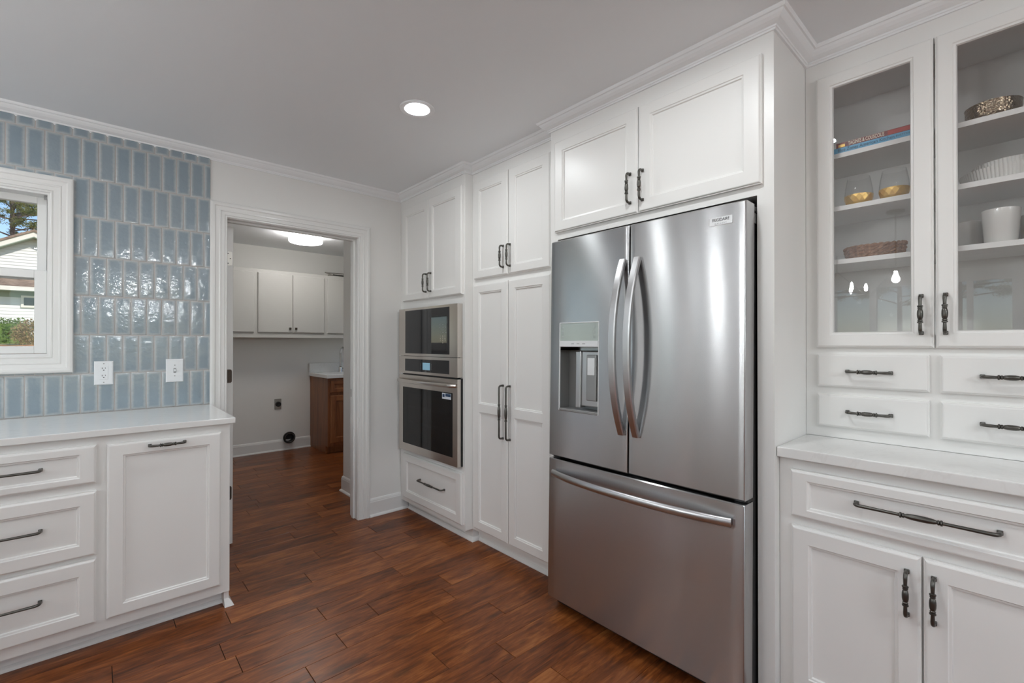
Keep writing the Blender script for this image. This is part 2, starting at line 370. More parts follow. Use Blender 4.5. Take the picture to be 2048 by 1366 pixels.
# ---- cabinet pulls: length along local X, standing out along local -Y
def pull_mesh(L, barrel, rb, r, stand=0.030):
    bm = new(); h = L/2-0.006; R = 0.014; pts, rad = [], []
    for k in range(6):
        a = pi/2*k/5; pts.append((-h+R-R*cos(a), -(stand-R)-R*sin(a), 0)); rad.append(r*1.15)
    pts.insert(0, (-h, -0.004, 0)); rad.insert(0, r*1.2)
    xs = []
    b = barrel/2
    for x, q in ((-b-0.014, r), (-b-0.010, r), (-b-0.0085, r*1.75), (-b-0.005, r*1.75), (-b-0.0035, r*1.15), (-b-0.002, r*1.5), (-b+0.001, r*1.5), (-b+0.003, r*1.1), (-b*0.75, rb*0.80), (-b*0.4, rb*0.96), (0, rb)): xs.append((x, q))
    full = xs+[(-x, q) for x, q in xs[-2::-1]]
    for x, q in full: pts.append((x, -stand, 0)); rad.append(q)
    for k in range(6):
        a = pi/2*(5-k)/5; pts.append((h-R+R*cos(a), -(stand-R)-R*sin(a), 0)); rad.append(r*1.15)
    pts.append((h, -0.004, 0)); rad.append(r*1.2)
    tube(bm, pts, rad, 10)
    for s in (-1, 1): abox(bm, s*h-0.0062, s*h+0.0062, -0.0075, 0, -0.0062, 0.0062, 0.0012)
    me = finish(bm, 'pull', 'pewter', 0.7); return me
PULL = {'short': pull_mesh(0.137, 0.040, 0.0082, 0.0045), 'long': pull_mesh(0.322, 0.075, 0.0092, 0.0048, 0.034)}
def pull(parent, kind, pos, face, vertical):
    rz = -pi/2 if face == 'x' else 0.0
    return link('handle', PULL[kind], parent, pos, (0, pi/2 if vertical else 0, rz))

# ================================================================== STRUCTURE
def struct(o, label=None): return tag(o, label, None, None, 'structure')
# ---- floor: planks laid along x, row pitch measured from the photograph
ROW0, PITCH, PW = 1.385, 0.1289, 0.1284
JOINTS = {0: [1.266], 1: [1.03], 2: [1.435], 3: [1.184], 4: [0.784], 5: [0.988, 1.397], 6: [0.792, 0.391], 7: [0.05, 1.254], 8: [0.459, 1.657], 9: [1.266, 0.859], 10: [0.585], 11: [0.994], 12: [1.407, 0.599], 13: [1.197], 14: [0.969], 20: [0.943], 21: [1.547], 22: [0.946], 24: [1.15], 25: [0.947], 27: [1.155], 28: [1.365]}
flo = boxes('floor', [(XL-0.1, XW+0.8, YF-0.1, LY+0.1, -0.08, -0.0035)], 'subfloor'); struct(flo)
bm = new(); abox(bm, 0, 1, -PW/2, PW/2, -0.014, 0.0, 0.0015, 2); PLANK = finish(bm, 'plank', 'floor')
rest = new()
for k in range(-37, 36):
    y = ROW0+PITCH*(k+0.5); known = sorted(JOINTS.get(k, [])); xs = list(known)
    x = known[0] if known else rnd.uniform(0.2, 1.3)
    if not known: xs = [x]
    while x > XL: x -= rnd.uniform(0.42, 1.15); xs.append(x)
    x = max(xs)
    while x < XW+0.7: x += rnd.uniform(0.42, 1.15); xs.append(x)
    xs = sorted(v for v in xs if XL < v < XW+0.7); xs = [XL]+[v for v in xs if v-XL > 0.1]+[XW+0.7]
    for a, b in zip(xs[:-1], xs[1:]):
        if b-a < 0.06: continue
        near = (0.55 < y < 3.36 and b > -0.45 and a < 1.95 and not (y > 2.66 and b < 0.48)) or (3.3 < y < LY and b > 0.55 and a < 2.25)
        if near:
            o = link('plank', PLANK, flo, (a+0.0012, y, 0)); o.scale = (b-a-0.0024, 1, 1)
        else: abox(rest, a+0.0006, b-0.0006, y-PW/2, y+PW/2, -0.014, 0.0)
o = obj('plank_field', rest, 'floor', flo); o['kind'] = 'stuff'

# ---- walls
PATIO = (-3.02, -2.22, 0.06, 2.05); CORNER = (-4.02, -3.50, 0.45, 2.08)
def wall_y(y0, y1, x0, x1, z0, z1, openings):
    """boxes of a wall in the xz plane with rectangular openings (ox0, ox1, oz0, oz1)"""
    out = []; x = x0
    for a, b, c, d in sorted(openings):
        if a > x: out.append((x, a, y0, y1, z0, z1))
        if c > z0: out.append((a, b, y0, y1, z0, c))
        if d < z1: out.append((a, b, y0, y1, d, z1))
        x = b
    if x < x1: out.append((x, x1, y0, y1, z0, z1))
    return out
def swap(lst): return [(c, d, a, b, e, f) for a, b, c, d, e, f in lst]
RD = (DL-0.012, DR+0.012, -0.003, DT+0.012)
wb = boxes('wall_back', wall_y(YB, YB+0.118, XL, XW+0.8, -0.003, 2.52, [(WL-0.004, WR+0.004, WB-0.004, WT+0.004), RD, PATIO, CORNER]), 'wall'); struct(wb)
wr = boxes('wall_right', [(XW, XW+0.1, YF, YB, -0.003, 2.52)], 'wall'); struct(wr)
BANK = (0.08, 2.45, 0.78, 2.12)
BANK2 = (-2.9, -0.35, 0.10, 2.16); FRONTS = [(-3.7, -1.5, 0.08, 2.16), (-1.0, 1.4, 0.08, 2.16)]
wl_ = boxes('wall_left', swap(wall_y(XL-0.12, XL, YF, YB+0.118, -0.003, 2.52, [BANK, BANK2])), 'wall'); struct(wl_)
wf = boxes('wall_front', wall_y(YF-0.1, YF, XL-0.12, XW+0.1, -0.003, 2.52, FRONTS), 'wall'); struct(wf)
ce = boxes('ceiling', [(XL-0.12, XW+0.1, YF-0.1, YB+0.0, ZCEIL, ZCEIL+0.11)], 'ceiling'); struct(ce)
# laundry shell
LWIN = (4.34, 5.05, 1.24, 1.63)
struct(boxes('wall_laundry_back', [(0.33, XW+0.9, LY, LY+0.1, -0.003, 2.52)], 'laundry_wall'))
struct(boxes('wall_laundry_left', swap(wall_y(0.33, 0.45, YB+0.118, LY, -0.003, 2.52, [LWIN])), 'laundry_wall'))
RWIN = (4.15, 5.25, 0.95, 2.10)
struct(boxes('wall_laundry_right', swap(wall_y(XW+0.8, XW+0.9, YB+0.118, LY, -0.003, 2.52, [RWIN])), 'laundry_wall'))
struct(boxes('wall_laundry_stub', [(1.59, XW+0.8, YB+0.118, 3.948, -0.003, 2.52)], 'laundry_wall'))
struct(boxes('ceiling_laundry', [(0.33, XW+0.9, YB+0.118, LY, LC, LC+0.11)], 'ceiling'))

# ---- tiles: 65.8 x 200.5 mm running columns, alternate rows shifted by half
TP, TR_, G = 0.0658, 0.2005, 0.0030
TILE = tile_mat((TP-G)/2, (TR_-G)/2); M['tile'] = TILE
TX0, TX1 = -1.56, 0.4995
boxes('grout_bed', [(TX0, TX1, YT+0.0035, YB, ZC, WB-0.08), (TX0, TX1, YT+0.0035, YB, WT+0.08, ZCB+0.035), (WR+0.08, TX1, YT+0.0035, YB, WB-0.08, WT+0.08), (TX0, WL-0.08, YT+0.0035, YB, WB-0.08, WT+0.08)], 'grout', wb)
CACHE = {}
def tile_mesh(x0, x1, z0, z1):
    key = tuple(round(v, 4) for v in (x0, x1, z0, z1))
    if key in CACHE: return CACHE[key]
    bm = new()
    def ring(o, y): return [bm.verts.new((x, y, z)) for x, z in ((x0+o, z0+o), (x1-o, z0+o), (x1-o, z1-o), (x0+o, z1-o))]
    rs = [ring(0, 0.006), ring(0, 0.0030), ring(0.0007, 0.0018), ring(0.0022, 0.0009), ring(0.005, 0.0003), ring(min(0.009, (x1-x0)*0.4, (z1-z0)*0.4), 0.0)]
    for A, B in zip(rs[:-1], rs[1:]):
        for k in range(4): bm.faces.new((A[k], A[(k+1) % 4], B[(k+1) % 4], B[k]))
    bm.faces.new(rs[-1]); me = finish(bm, 'tile', TILE, 1.2); CACHE[key] = me; return me
hw, hh = (TP-G)/2, (TR_-G)/2
WO = (WL-0.086, WR+0.083, WB-0.088, WT+0.090)       # outer edge of the window casing
for r in range(8):
    zc = 0.9155+TR_*(r+0.5)-0.0005; ph = 0.4685 if r % 2 == 0 else 0.4685-TP/2
    for c in range(-32, 2):
        xc = ph+TP*(c+0.5); x0, x1 = max(xc-hw, TX0), min(xc+hw, TX1); z0, z1 = zc-hh, min(zc+hh, ZCB+0.035)
        if x1-x0 < 0.006 or z1-z0 < 0.006: continue
        if x0 > WO[0]-0.01 and x1 < WO[1] and z0 > WO[2] and z1 < WO[3]: continue
        if z0 < WO[3] and z1 > WO[2] and x1 > WO[0]:      # cut round the casing
            if x0 < WO[0] < x1: x1 = WO[0]+0.004
            elif x0 < WO[1] < x1: x0 = WO[1]-0.004
            elif x1 <= WO[1]:
                if zc > WO[3]-0.1: z0 = max(z0, WO[3]-0.006)
                elif zc < WO[2]+0.1: z1 = min(z1, WO[2]+0.006)
                else: continue
            if x1-x0 < 0.006 or z1-z0 < 0.006: continue
        link('tile', tile_mesh(x0-xc, x1-xc, z0-zc, z1-zc), wb, (xc, YT, zc))

# ---- crown moulding, one mitred run per material break
CR = [(0, 0), (0.007, 0), (0.009, 0.006), (0.012, 0.007), (0.013, 0.013), (0.020, 0.016), (0.030, 0.022), (0.039, 0.031), (0.044, 0.039), (0.050, 0.040), (0.053, 0.045), (0.055, 0.0515), (0, 0.0515)]
room = [(XL, YB), (XO, YB), (XO, YO1), (XP, YO1), (XP, YF0), (XFR, YF0), (XFR, YF1), (XH, YF1), (XH, YHE), (XW, YHE), (XW, YF)]
def crown(name, pts, label):
    bm = new(); N = len(room)
    P = [(x, y, ZCB) for x, y in pts]
    sweep(bm, P, (0, 0, 1), [(-p, q) for p, q in CR]); struct(obj(name, bm, 'crown'), label)
crown('trim_1', room, 'white crown moulding along the ceiling')
# ---- baseboards with shoe moulding
BBP = [(0, 0), (0.026, 0), (0.0255, 0.006), (0.022, 0.012), (0.015, 0.017), (0.013, 0.018), (0.013, 0.105), (0.011, 0.112), (0.011, 0.116), (0.007, 0.126), (0.0, 0.132)]
def baseboard(name, pts, flip=1):
    bm = new(); sweep(bm, [(x, y, 0) for x, y in pts], (0, 0, 1), [(-p*flip, q) for p, q in BBP]); struct(obj(name, bm, 'trim'))
baseboard('baseboard_back', [(DR+0.0885, YB), (XO+0.055, YB)])
baseboard('baseboard_laundry_back', [(0.45, LY), (1.974, LY)])
baseboard('baseboard_laundry_stub', [(1.59+0.5, 3.948), (1.59, 3.948), (1.59, YB+0.136)])
baseboard('baseboard_left', [(XL, -0.30), (XL, YB)])
# ---- door: jambs, stops, casing, open leaf
CAS = [(0, 0), (0, 0.009), (0.003, 0.0115), (0.008, 0.0115), (0.011, 0.0085), (0.0135, 0.0125), (0.032, 0.0135), (0.0345, 0.0165), (0.040, 0.0165), (0.0425, 0.0145), (0.060, 0.016), (0.0645, 0.0200), (0.076, 0.0205), (0.084, 0.0185), (0.088, 0.014), (0.088, 0)]
bm = new(); sweep(bm, [(DR+0.003, YB, 0), (DR+0.003, YB, DT+0.003), (DL-0.003, YB, DT+0.003), (DL-0.003, YB, 0)], (0, -1, 0), [(-p, q) for p, q in CAS])
struct(obj('trim_2', bm, 'trim'), 'white stepped casing round the laundry doorway')
jb = [(DL-0.012, DL, YB, YB+0.118, 0, DT), (DR, DR+0.012, YB, YB+0.118, 0, DT), (DL-0.012, DR+0.012, YB, YB+0.118, DT, DT+0.0119),
      (DR-0.011, DR, YB+0.045, YB+0.080, 0, DT-0.011), (DL, DR, YB+0.045, YB+0.080, DT-0.011, DT)]
struct(boxes('trim_3', jb, 'trim', bev=0.001), 'white door jamb with stop and strike plate')
struct(boxes('trim_4', [(DR+0.003, DR+0.085, YB+0.118, YB+0.134, 0, DT+0.08), (DL-0.085, DL-0.003, YB+0.118, YB+0.134, 0, DT+0.08), (DL-0.003, DR+0.003, YB+0.118, YB+0.134, DT+0.003, DT+0.08)], 'trim', bev=0.002), 'white casing on the laundry side')
bpy.data.objects['trim_3']; sp_ = boxes('strike_plate', [(DR-0.0012, DR, YB+0.083, YB+0.112, 0.878, 0.936)], 'bronze', bpy.data.objects['trim_3'])
dr = thing('door_1', 'white door standing open into the laundry, hinge edge showing', None, (0.6245, 3.345, 0.012), None, 'structure')
bm = new(); abox(bm, 0.606, 0.643, 3.349, 4.13, 0.012, 2.006, 0.0015); obj('leaf', bm, 'trim', dr)
for i, (z0, z1, m_) in enumerate(((1.761, 1.849, 'hinge'), (1.024, 1.108, 'bronze'), (0.289, 0.376, 'bronze'))):
    bm = new(); prof = [(0.6075, z0), (0.628, z0), (0.6325, z0+0.002), (0.6355, z0+0.0075), (0.6365, z0+0.013), (0.6365, z1-0.013), (0.6355, z1-0.0075), (0.6325, z1-0.002), (0.628, z1), (0.6075, z1)]
    A = [bm.verts.new((x, 3.349, z)) for x, z in prof]; B = [bm.verts.new((x, 3.3465, z)) for x, z in prof]
    bm.faces.new(A); bm.faces.new(B)
    for k in range(len(prof)): bm.faces.new((A[k], A[(k+1) % len(prof)], B[(k+1) % len(prof)], B[k]))
    hg = obj('hinge', bm, m_, dr)
    for dz, dx in ((0.15, 0.614), (0.5, 0.626), (0.85, 0.614)):
        bm = new(); lathe(bm, [(0.0, 0), (0.0036, 0), (0.0036, 0.0012), (0, 0.0014)], (0, 0, 0), 8); bmesh.ops.rotate(bm, verts=bm.verts[:], matrix=Matrix.Rotation(pi/2, 3, 'X')); bmesh.ops.translate(bm, verts=bm.verts[:], vec=(dx, 3.3465, z0+(z1-z0)*dz)); obj('screw', bm, 'black', hg)

# ---- kitchen window (double hung)
w1 = thing('window_1', 'white double-hung kitchen window set in the blue tiled wall', None, ((WL+WR)/2, YB, WB), None, 'structure')
bm = new(); sweep(bm, [(WR+0.0, YT, WB), (WR+0.0, YT, WT), (WL, YT, WT), (WL, YT, WB)], (0, -1, 0), [(-p*0.96, q) for p, q in CAS], closed=True); obj('casing', bm, 'trim', w1)
boxes('window_frame', [(WR-0.010, WR, YT-0.004, YB+0.11, WB, WT), (WL, WL+0.010, YT-0.004, YB+0.11, WB, WT), (WL+0.010, WR-0.010, YT-0.004, YB+0.11, WT-0.010, WT), (WL+0.010, WR-0.010, YT-0.004, YB+0.11, WB, WB+0.010),
     (WR-0.016, WR-0.010, YB+0.062, YB+0.07, WB, WT)], 'vinyl', w1)
def sash(y0, y1, x0, x1, z0, z1, r, rb, rt):
    s = boxes('sash', [(x0, x0+r, y0, y1, z0, z1), (x1-r, x1, y0, y1, z0, z1), (x0+r, x1-r, y0, y1, z0, z0+rb), (x0+r, x1-r, y0, y1, z1-rt, z1)], 'vinyl', w1, bev=0.002)
    boxes('pane', [(x0+r, x1-r, (y0+y1)/2-0.002, (y0+y1)/2+0.002, z0+rb, z1-rt)], 'glass', s); return s
sash(YB+0.062, YB+0.098, WL+0.010, WR-0.010, 1.588, WT-0.010, 0.040, 0.040, 0.034)
sash(YB+0.018, YB+0.056, WL+0.012, WR-0.012, WB+0.012, 1.632, 0.044, 0.036, 0.040)
boxes('sash_latch', [(WR-0.024, WR-0.012, YB+0.012, YB+0.03, 1.985, 2.0)], 'grey', w1)
# ---- other glazing: some seen mirrored in steel and glass, some added unseen for daylight
def bank_y(name, x0, x1, z0, z1, cols, label):
    w = thing(name, label, None, ((x0+x1)/2, YB, z0), None, 'structure'); wd = (x1-x0)/cols
    boxes('window_frame', [(x0, x0+0.05, YB+0.02, YB+0.09, z0, z1), (x1-0.05, x1, YB+0.02, YB+0.09, z0, z1), (x0, x1, YB+0.02, YB+0.09, z1-0.05, z1), (x0, x1, YB+0.02, YB+0.09, z0, z0+0.08)]+[(x0+wd*i-0.03, x0+wd*i+0.03, YB+0.02, YB+0.09, z0, z1) for i in range(1, cols)], 'vinyl', w)
    boxes('pane', [(x0+0.05, x1-0.05, YB+0.05, YB+0.054, z0+0.08, z1-0.05)], 'glass', w)
def bank_x(name, X, y0, y1, z0, z1, muls, label, mt='vinyl'):
    w = thing(name, label, None, (X, (y0+y1)/2, z0), None, 'structure')
    boxes('window_frame', [(X-0.10, X+0.015, y0-0.05, y0+0.04, z0-0.05, z1+0.07), (X-0.10, X+0.015, y1-0.04, y1+0.05, z0-0.05, z1+0.07), (X-0.10, X+0.015, y0+0.04, y1-0.04, z1-0.04, z1+0.07), (X-0.10, X+0.03, y0+0.04, y1-0.04, z0-0.05, z0+0.04)]+[(X-0.09, X, a, b, z0+0.04, z1-0.04) for a, b in muls], mt, w)
    boxes('pane', [(X-0.052, X-0.048, y0+0.04, y1-0.04, z0+0.04, z1-0.04)], 'glass', w)
bank_y('window_2', *PATIO, 1, 'full-height glazed patio door left of the sink window')
bank_y('window_3', *CORNER, 1, 'tall narrow window by the far left corner')
bank_x('window_4', XL, *BANK, [(0.46, 0.52), (1.0, 1.06), (1.45, 1.53), (1.94, 2.0)], 'bank of white windows opposite the glass cabinets')
bank_x('window_5', XL, *BANK2, [(-2.06, -2.0), (-1.21, -1.15)], 'unseen glazed doors behind the camera, added to let in daylight')  # unseen opening, made large to bring in daylight
for i_, (a_, b_, c_, d_) in enumerate(FRONTS):  # unseen doors added to light the room from behind the camera
    w = thing('window_%d' % (7+i_), ('unseen glazed doors at the left behind the camera, added for daylight', 'unseen glazed doors at the right behind the camera, added for daylight')[i_], None, ((a_+b_)/2, YF-0.05, c_), None, 'structure')
    mid = (a_+b_)/2
    boxes('window_frame', [(a_, a_+0.06, YF-0.09, YF, c_, d_), (b_-0.06, b_, YF-0.09, YF, c_, d_), (a_+0.06, b_-0.06, YF-0.09, YF, d_-0.06, d_), (a_+0.06, b_-0.06, YF-0.09, YF, c_, c_+0.09), (mid-0.06, mid+0.06, YF-0.09, YF, c_+0.09, d_-0.06)], 'vinyl', w)
    boxes('pane', [(a_+0.06, mid-0.06, YF-0.05, YF-0.046, c_+0.09, d_-0.06)], 'glass', w); boxes('pane', [(mid+0.06, b_-0.06, YF-0.05, YF-0.046, c_+0.09, d_-0.06)], 'glass', w)
bank_x('window_6', 0.45, *LWIN, [], 'small window in the left wall of the laundry')

w = thing('window_9', 'unseen window in the right laundry wall, added to brighten the laundry', None, (XW+0.85, 4.7, 0.95), None, 'structure')  # added out of sight as an extra daylight source for the laundry
boxes('window_frame', [(XW+0.80, XW+0.88, 4.15, 4.20, 0.95, 2.10), (XW+0.80, XW+0.88, 5.20, 5.25, 0.95, 2.10), (XW+0.80, XW+0.88, 4.20, 5.20, 0.95, 1.0), (XW+0.80, XW+0.88, 4.20, 5.20, 2.05, 2.10), (XW+0.80, XW+0.88, 4.20, 5.20, 1.5, 1.55)], 'vinyl', w)
for z0_, z1_ in ((1.0, 1.5), (1.55, 2.05)): boxes('pane', [(XW+0.84, XW+0.844, 4.20, 5.20, z0_, z1_)], 'glass', w)
# ---- recessed ceiling lights
def can(x, y, label):
    t = thing('recessed_light', label, 'ceiling light', (x, y, ZCEIL-0.012), 'recessed ceiling lights')
    bm = new(); lathe(bm, [(0.083, 0.0), (0.084, -0.003), (0.081, -0.006), (0.060, -0.0045), (0.0555, 0.001), (0.0555, 0.0)], (x, y, ZCEIL), 48, closed=True); obj('trim_ring', bm, 'crown', t, 0.6)
    bm = new(); vs = [bm.verts.new((x+0.0555*cos(2*pi*k/32), y+0.0555*sin(2*pi*k/32), ZCEIL-0.0015)) for k in range(32)]; bm.faces.new(vs); obj('lens', bm, 'lamp', t)
can(1.153, 1.970, 'round recessed light glowing in the ceiling above the oven wall')
for i, (x, y, s) in enumerate(((1.10, 0.765, 'second recessed light in front of the glass cabinets'), (1.05, -0.75, 'third recessed light behind the camera'), (-0.82, 2.40, 'recessed light over the sink counter'),
                    (-2.72, 2.89, 'recessed light near the patio door'), (-2.3, -0.7, 'recessed light over the dining side'), (-0.5, -1.3, 'recessed light behind the camera at left'), (-2.3, 2.0, 'recessed light by the far windows'))): can(x, y, s)

# ================================================================== LEFT BASE RUN
YBF = 2.5837; FL = fy_(YBF)
cb = thing('base_cabinet', 'white base cabinet with three framed drawers, under the window', 'cabinet', (-0.315, 2.9, 0))
boxes('body', [(-0.66, 0.0185, YBF, YB-0.002, 0.076, 0.886)], 'cabinet', cb)
boxes('toe_kick', [(-0.66, 0.0185, 2.655, 2.675, 0, 0.076)], 'cabinet', cb)
bm = new(); sweep(bm, [(-0.66, 2.655, 0), (0.0185, 2.655, 0)], (0, 0, 1), [(-p, q) for p, q in ((0, 0), (0.016, 0), (0.0155, 0.005), (0.011, 0.012), (0.004, 0.018), (0, 0.019))]); obj('shoe_moulding', bm, 'trim', cb)
for z0, z1, fb, ft, zh in ((0.696, 0.853, 0.028, 0.033, 0.778), (0.401, 0.663, 0.050, 0.051, 0.541), (0.121, 0.384, 0.050, 0.056, 0.265)):
    d = front('drawer', cb, FL, -0.632, 0.003, z0, z1, fr=(0.05, 0.05, fb, ft)); pull(d, 'long', (-0.3145, YBF-0.0095, zh), 'y', False)
cs = thing('base_cabinet', 'white two-door sink base cabinet at the far left end of the run', 'cabinet', (-1.11, 2.9, 0))
boxes('body', [(-1.55, -0.66, YBF, YB-0.002, 0.076, 0.886)], 'cabinet', cs); boxes('toe_kick', [(-1.55, -0.66, 2.655, 2.675, 0, 0.076)], 'cabinet', cs)
for a0, a1, xh in ((-1.535, -1.107, -1.14), (-1.103, -0.675, -1.07)):
    d = front('door', cs, FL, a0, a1, 0.121, 0.853); pull(d, 'short', (xh, YBF-0.02, 0.75), 'y', True)
cp = thing('base_cabinet', 'white pull-out base cabinet with one tall framed front, at the counter end', 'cabinet', (0.25, 2.9, 0))
boxes('body', [(0.0185, 0.4832, YBF, YB-0.002, 0.076, 0.886)], 'cabinet', cp)
boxes('toe_kick', [(0.0185, 0.4630, 2.655, 2.675, 0, 0.076), (0.4632, 0.4832, 2.600, YB-0.002, 0, 0.076)], 'cabinet', cp)
bm = new(); sweep(bm, [(0.0185, 2.655, 0), (0.4632, 2.655, 0)], (0, 0, 1), [(-p, q) for p, q in ((0, 0), (0.016, 0), (0.0155, 0.005), (0.011, 0.012), (0.004, 0.018), (0, 0.019))])
sweep(bm, [(0.4632, 2.600, 0), (0.4832, 2.600, 0), (0.4832, 3.20, 0)], (0, 0, 1), [(-p, q) for p, q in ((0, 0), (0.020, 0), (0.0185, 0.004), (0.008, 0.024), (0.001, 0.034), (0, 0.036))]); obj('shoe_moulding', bm, 'trim', cp)
d = front('door', cp, FL, 0.0345, 0.4450, 0.120, 0.849, fr=(0.052, 0.048, 0.049, 0.050)); pull(d, 'short', (0.238, YBF-0.02, 0.826), 'y', False)
bm = new(); abox(bm, -1.56, 0.503, 2.5590, YB-0.0095, 0.8865, ZC, 0.003, 2)
tag(obj('countertop', bm, 'quartz'), 'white quartz countertop below the blue tile and window', 'countertop')

# outlet and switch on the tile
def plate(name, x0, x1, z0, z1, label, cat):
    t = thing(name, label, cat, ((x0+x1)/2, YT, z0)); bm = new()
    def ring(o, d): return [bm.verts.new((x, YT-d, z)) for x, z in ((x0+o, z0+o), (x1-o, z0+o), (x1-o, z1-o), (x0+o, z1-o))]
    R = [ring(0, 0), ring(0, 0.002), ring(0.002, 0.0045), ring(0.006, 0.0058)]
    for A, B in zip(R[:-1], R[1:]):
        for k in range(4): bm.faces.new((A[k], A[(k+1) % 4], B[(k+1) % 4], B[k]))
    bm.faces.new(R[-1]); obj('wall_plate', bm, 'plate', t); return t, (x0+x1)/2, (z0+z1)/2
t, cx, cz = plate('power_outlet', -0.008, 0.068, 1.056, 1.179, 'white duplex power outlet on the blue tiles near the window', 'outlet')
boxes('socket_face', [(cx-0.017, cx+0.017, YT-0.0075, YT-0.0057, cz-0.034, cz+0.034)], 'plate', t, bev=0.0006)
for s in (-1, 1):
    zz = cz+s*0.019+0.002
    for q in ((cx-0.0075, cx-0.0052, zz, zz+0.008), (cx+0.0052, cx+0.0072, zz+0.001, zz+0.008), (cx-0.0026, cx+0.0026, zz-0.0085, zz-0.0045)): boxes('slot', [(q[0], q[1], YT-0.0079, YT-0.0074, q[2], q[3])], 'black', t)
    boxes('screw', [(cx-0.0025, cx+0.0025, YT-0.0068, YT-0.0057, cz+s*0.0485-0.0025, cz+s*0.0485+0.0025)], 'grey', t, bev=0.0004)
t, cx, cz = plate('light_switch', 0.290, 0.371, 1.054, 1.184, 'white toggle light switch on the blue tiles near the doorway', 'switch')
boxes('toggle', [(cx-0.0045, cx+0.0045, YT-0.016, YT-0.0057, cz-0.006, cz+0.008)], 'plate', t, bev=0.001)
boxes('toggle_slot', [(cx-0.006, cx+0.006, YT-0.0064, YT-0.0056, cz-0.013, cz+0.013)], 'grey', t)
for s in (-1, 1): boxes('screw', [(cx-0.0025, cx+0.0025, YT-0.0068, YT-0.0057, cz+s*0.030-0.0025, cz+s*0.030+0.0025)], 'grey', t, bev=0.0004)

# ================================================================== TALL CABINETS ON THE RIGHT
TK = 0.077
def shoe(parent, pts, s=1.0):
    bm = new(); sweep(bm, [(x, y, 0) for x, y in pts], (0, 0, 1), [(-p*s, q*s) for p, q in ((0, 0), (0.016, 0), (0.0155, 0.005), (0.011, 0.012), (0.004, 0.018), (0, 0.019))]); obj('shoe_moulding', bm, 'trim', parent)
oc = thing('oven_cabinet', 'tall white cabinet that holds the wall oven, by the doorway wall', 'cabinet', (2.07, 2.81, 0))
y0, y1 = YO1, YB-0.001
boxes('body', [(XO, XW, y0, 2.446, TK, ZCEIL-0.004), (XO, XW, 3.150, y1, TK, ZCEIL-0.004), (XO, XW, 2.446, 3.150, 1.521, ZCEIL-0.004), (XO, XW, 2.446, 3.150, TK, 0.486), (XW-0.02, XW, 2.446, 3.150, 0.486, 1.521)], 'cabinet', oc)
boxes('toe_kick', [(1.812, 1.83, y0+0.018, y1, 0, TK), (1.812, 1.8545, y0, y0+0.018, 0, TK)], 'cabinet', oc)
shoe(oc, [(1.812, y1-0.03), (1.812, y0), (1.8545, y0)], 1.25)
FO = fx_(XO)
d = front('door', oc, FO, 2.806, 3.170, 1.586, 2.288, fr=(0.050, 0.050, 0.050, 0.062)); pull(d, 'short', (XO-0.02, 2.828, 1.697), 'x', True)
d = front('door', oc, FO, 2.408, 2.802, 1.586, 2.288, fr=(0.068, 0.046, 0.050, 0.062)); pull(d, 'short', (XO-0.02, 2.766, 1.697), 'x', True)
d = front('drawer', oc, FO, 2.408, 3.168, 0.112, 0.443, fr=(0.058, 0.058, 0.055, 0.050)); pull(d, 'long', (XO-0.0095, 2.765, 0.292), 'x', False)

pc = thing('pantry_cabinet', 'tall white four-door pantry cabinet between oven and refrigerator', 'cabinet', (2.1, 2.02, 0))
boxes('body', [(XP, XW, YF0+0.001, YO1-0.001, TK, ZCEIL-0.004)], 'cabinet', pc)
boxes('toe_kick', [(1.855, 1.873, YF0+0.001, YO1-0.001, 0, TK)], 'cabinet', pc)
shoe(pc, [(1.855, YO1-0.02), (1.855, YF0+0.001)])
FP = fx_(XP)
for a0, a1, fr, yh in ((2.030, 2.358, (0.054, 0.054, 0.049, 0.056), 2.066), (1.690, 2.026, (0.054, 0.056, 0.049, 0.056), 2.005)):
    d = front('door', pc, FP, a0, a1, 1.677, 2.292, fr=fr); pull(d, 'short', (XP-0.02, yh, 1.785), 'x', True)
    d = front('door', pc, FP, a0, a1, 0.099, 1.642, fr=(fr[0], fr[1], 0.054, 0.050), mids=((0.842, 0.893),)); pull(d, 'long', (XP-0.02, yh, 0.868), 'x', True)

fe = thing('refrigerator_surround', 'white cabinet surround with two doors above the refrigerator', 'cabinet', (2.07, 1.11, 0))
boxes('body', [(XFR+0.019, XW, YF1, YF1+0.02, 0.0, ZCEIL-0.004), (XFR+0.019, XW, YF0-0.02, YF0, 0.0, ZCEIL-0.004), (XFR+0.019, XW, YF1+0.02, YF0-0.02, 1.799, ZCEIL-0.004)], 'cabinet', fe)
boxes('face_frame', [(XFR, XFR+0.019, YF1, 0.639, 0, ZCEIL-0.004), (XFR, XFR+0.019, 1.592, YF0, 0, ZCEIL-0.004), (XFR, XFR+0.019, 0.639, 1.592, 1.797, ZCEIL-0.004)], 'cabinet', fe)
boxes('niche_back', [(XW-0.02, XW, YF1+0.02, YF0-0.02, 0.0, 1.799)], 'blackmetal', fe)
FF = fx_(XFR)
d = front('door', fe, FF, 1.1155, 1.601, 1.832, 2.289, fr=(0.055, 0.053, 0.050, 0.054)); pull(d, 'short', (XFR-0.02, 1.150, 1.943), 'x', True)
d = front('door', fe, FF, 0.619, 1.1115, 1.832, 2.289, fr=(0.058, 0.056, 0.054, 0.052)); pull(d, 'short', (XFR-0.02, 1.088, 1.943), 'x', True)

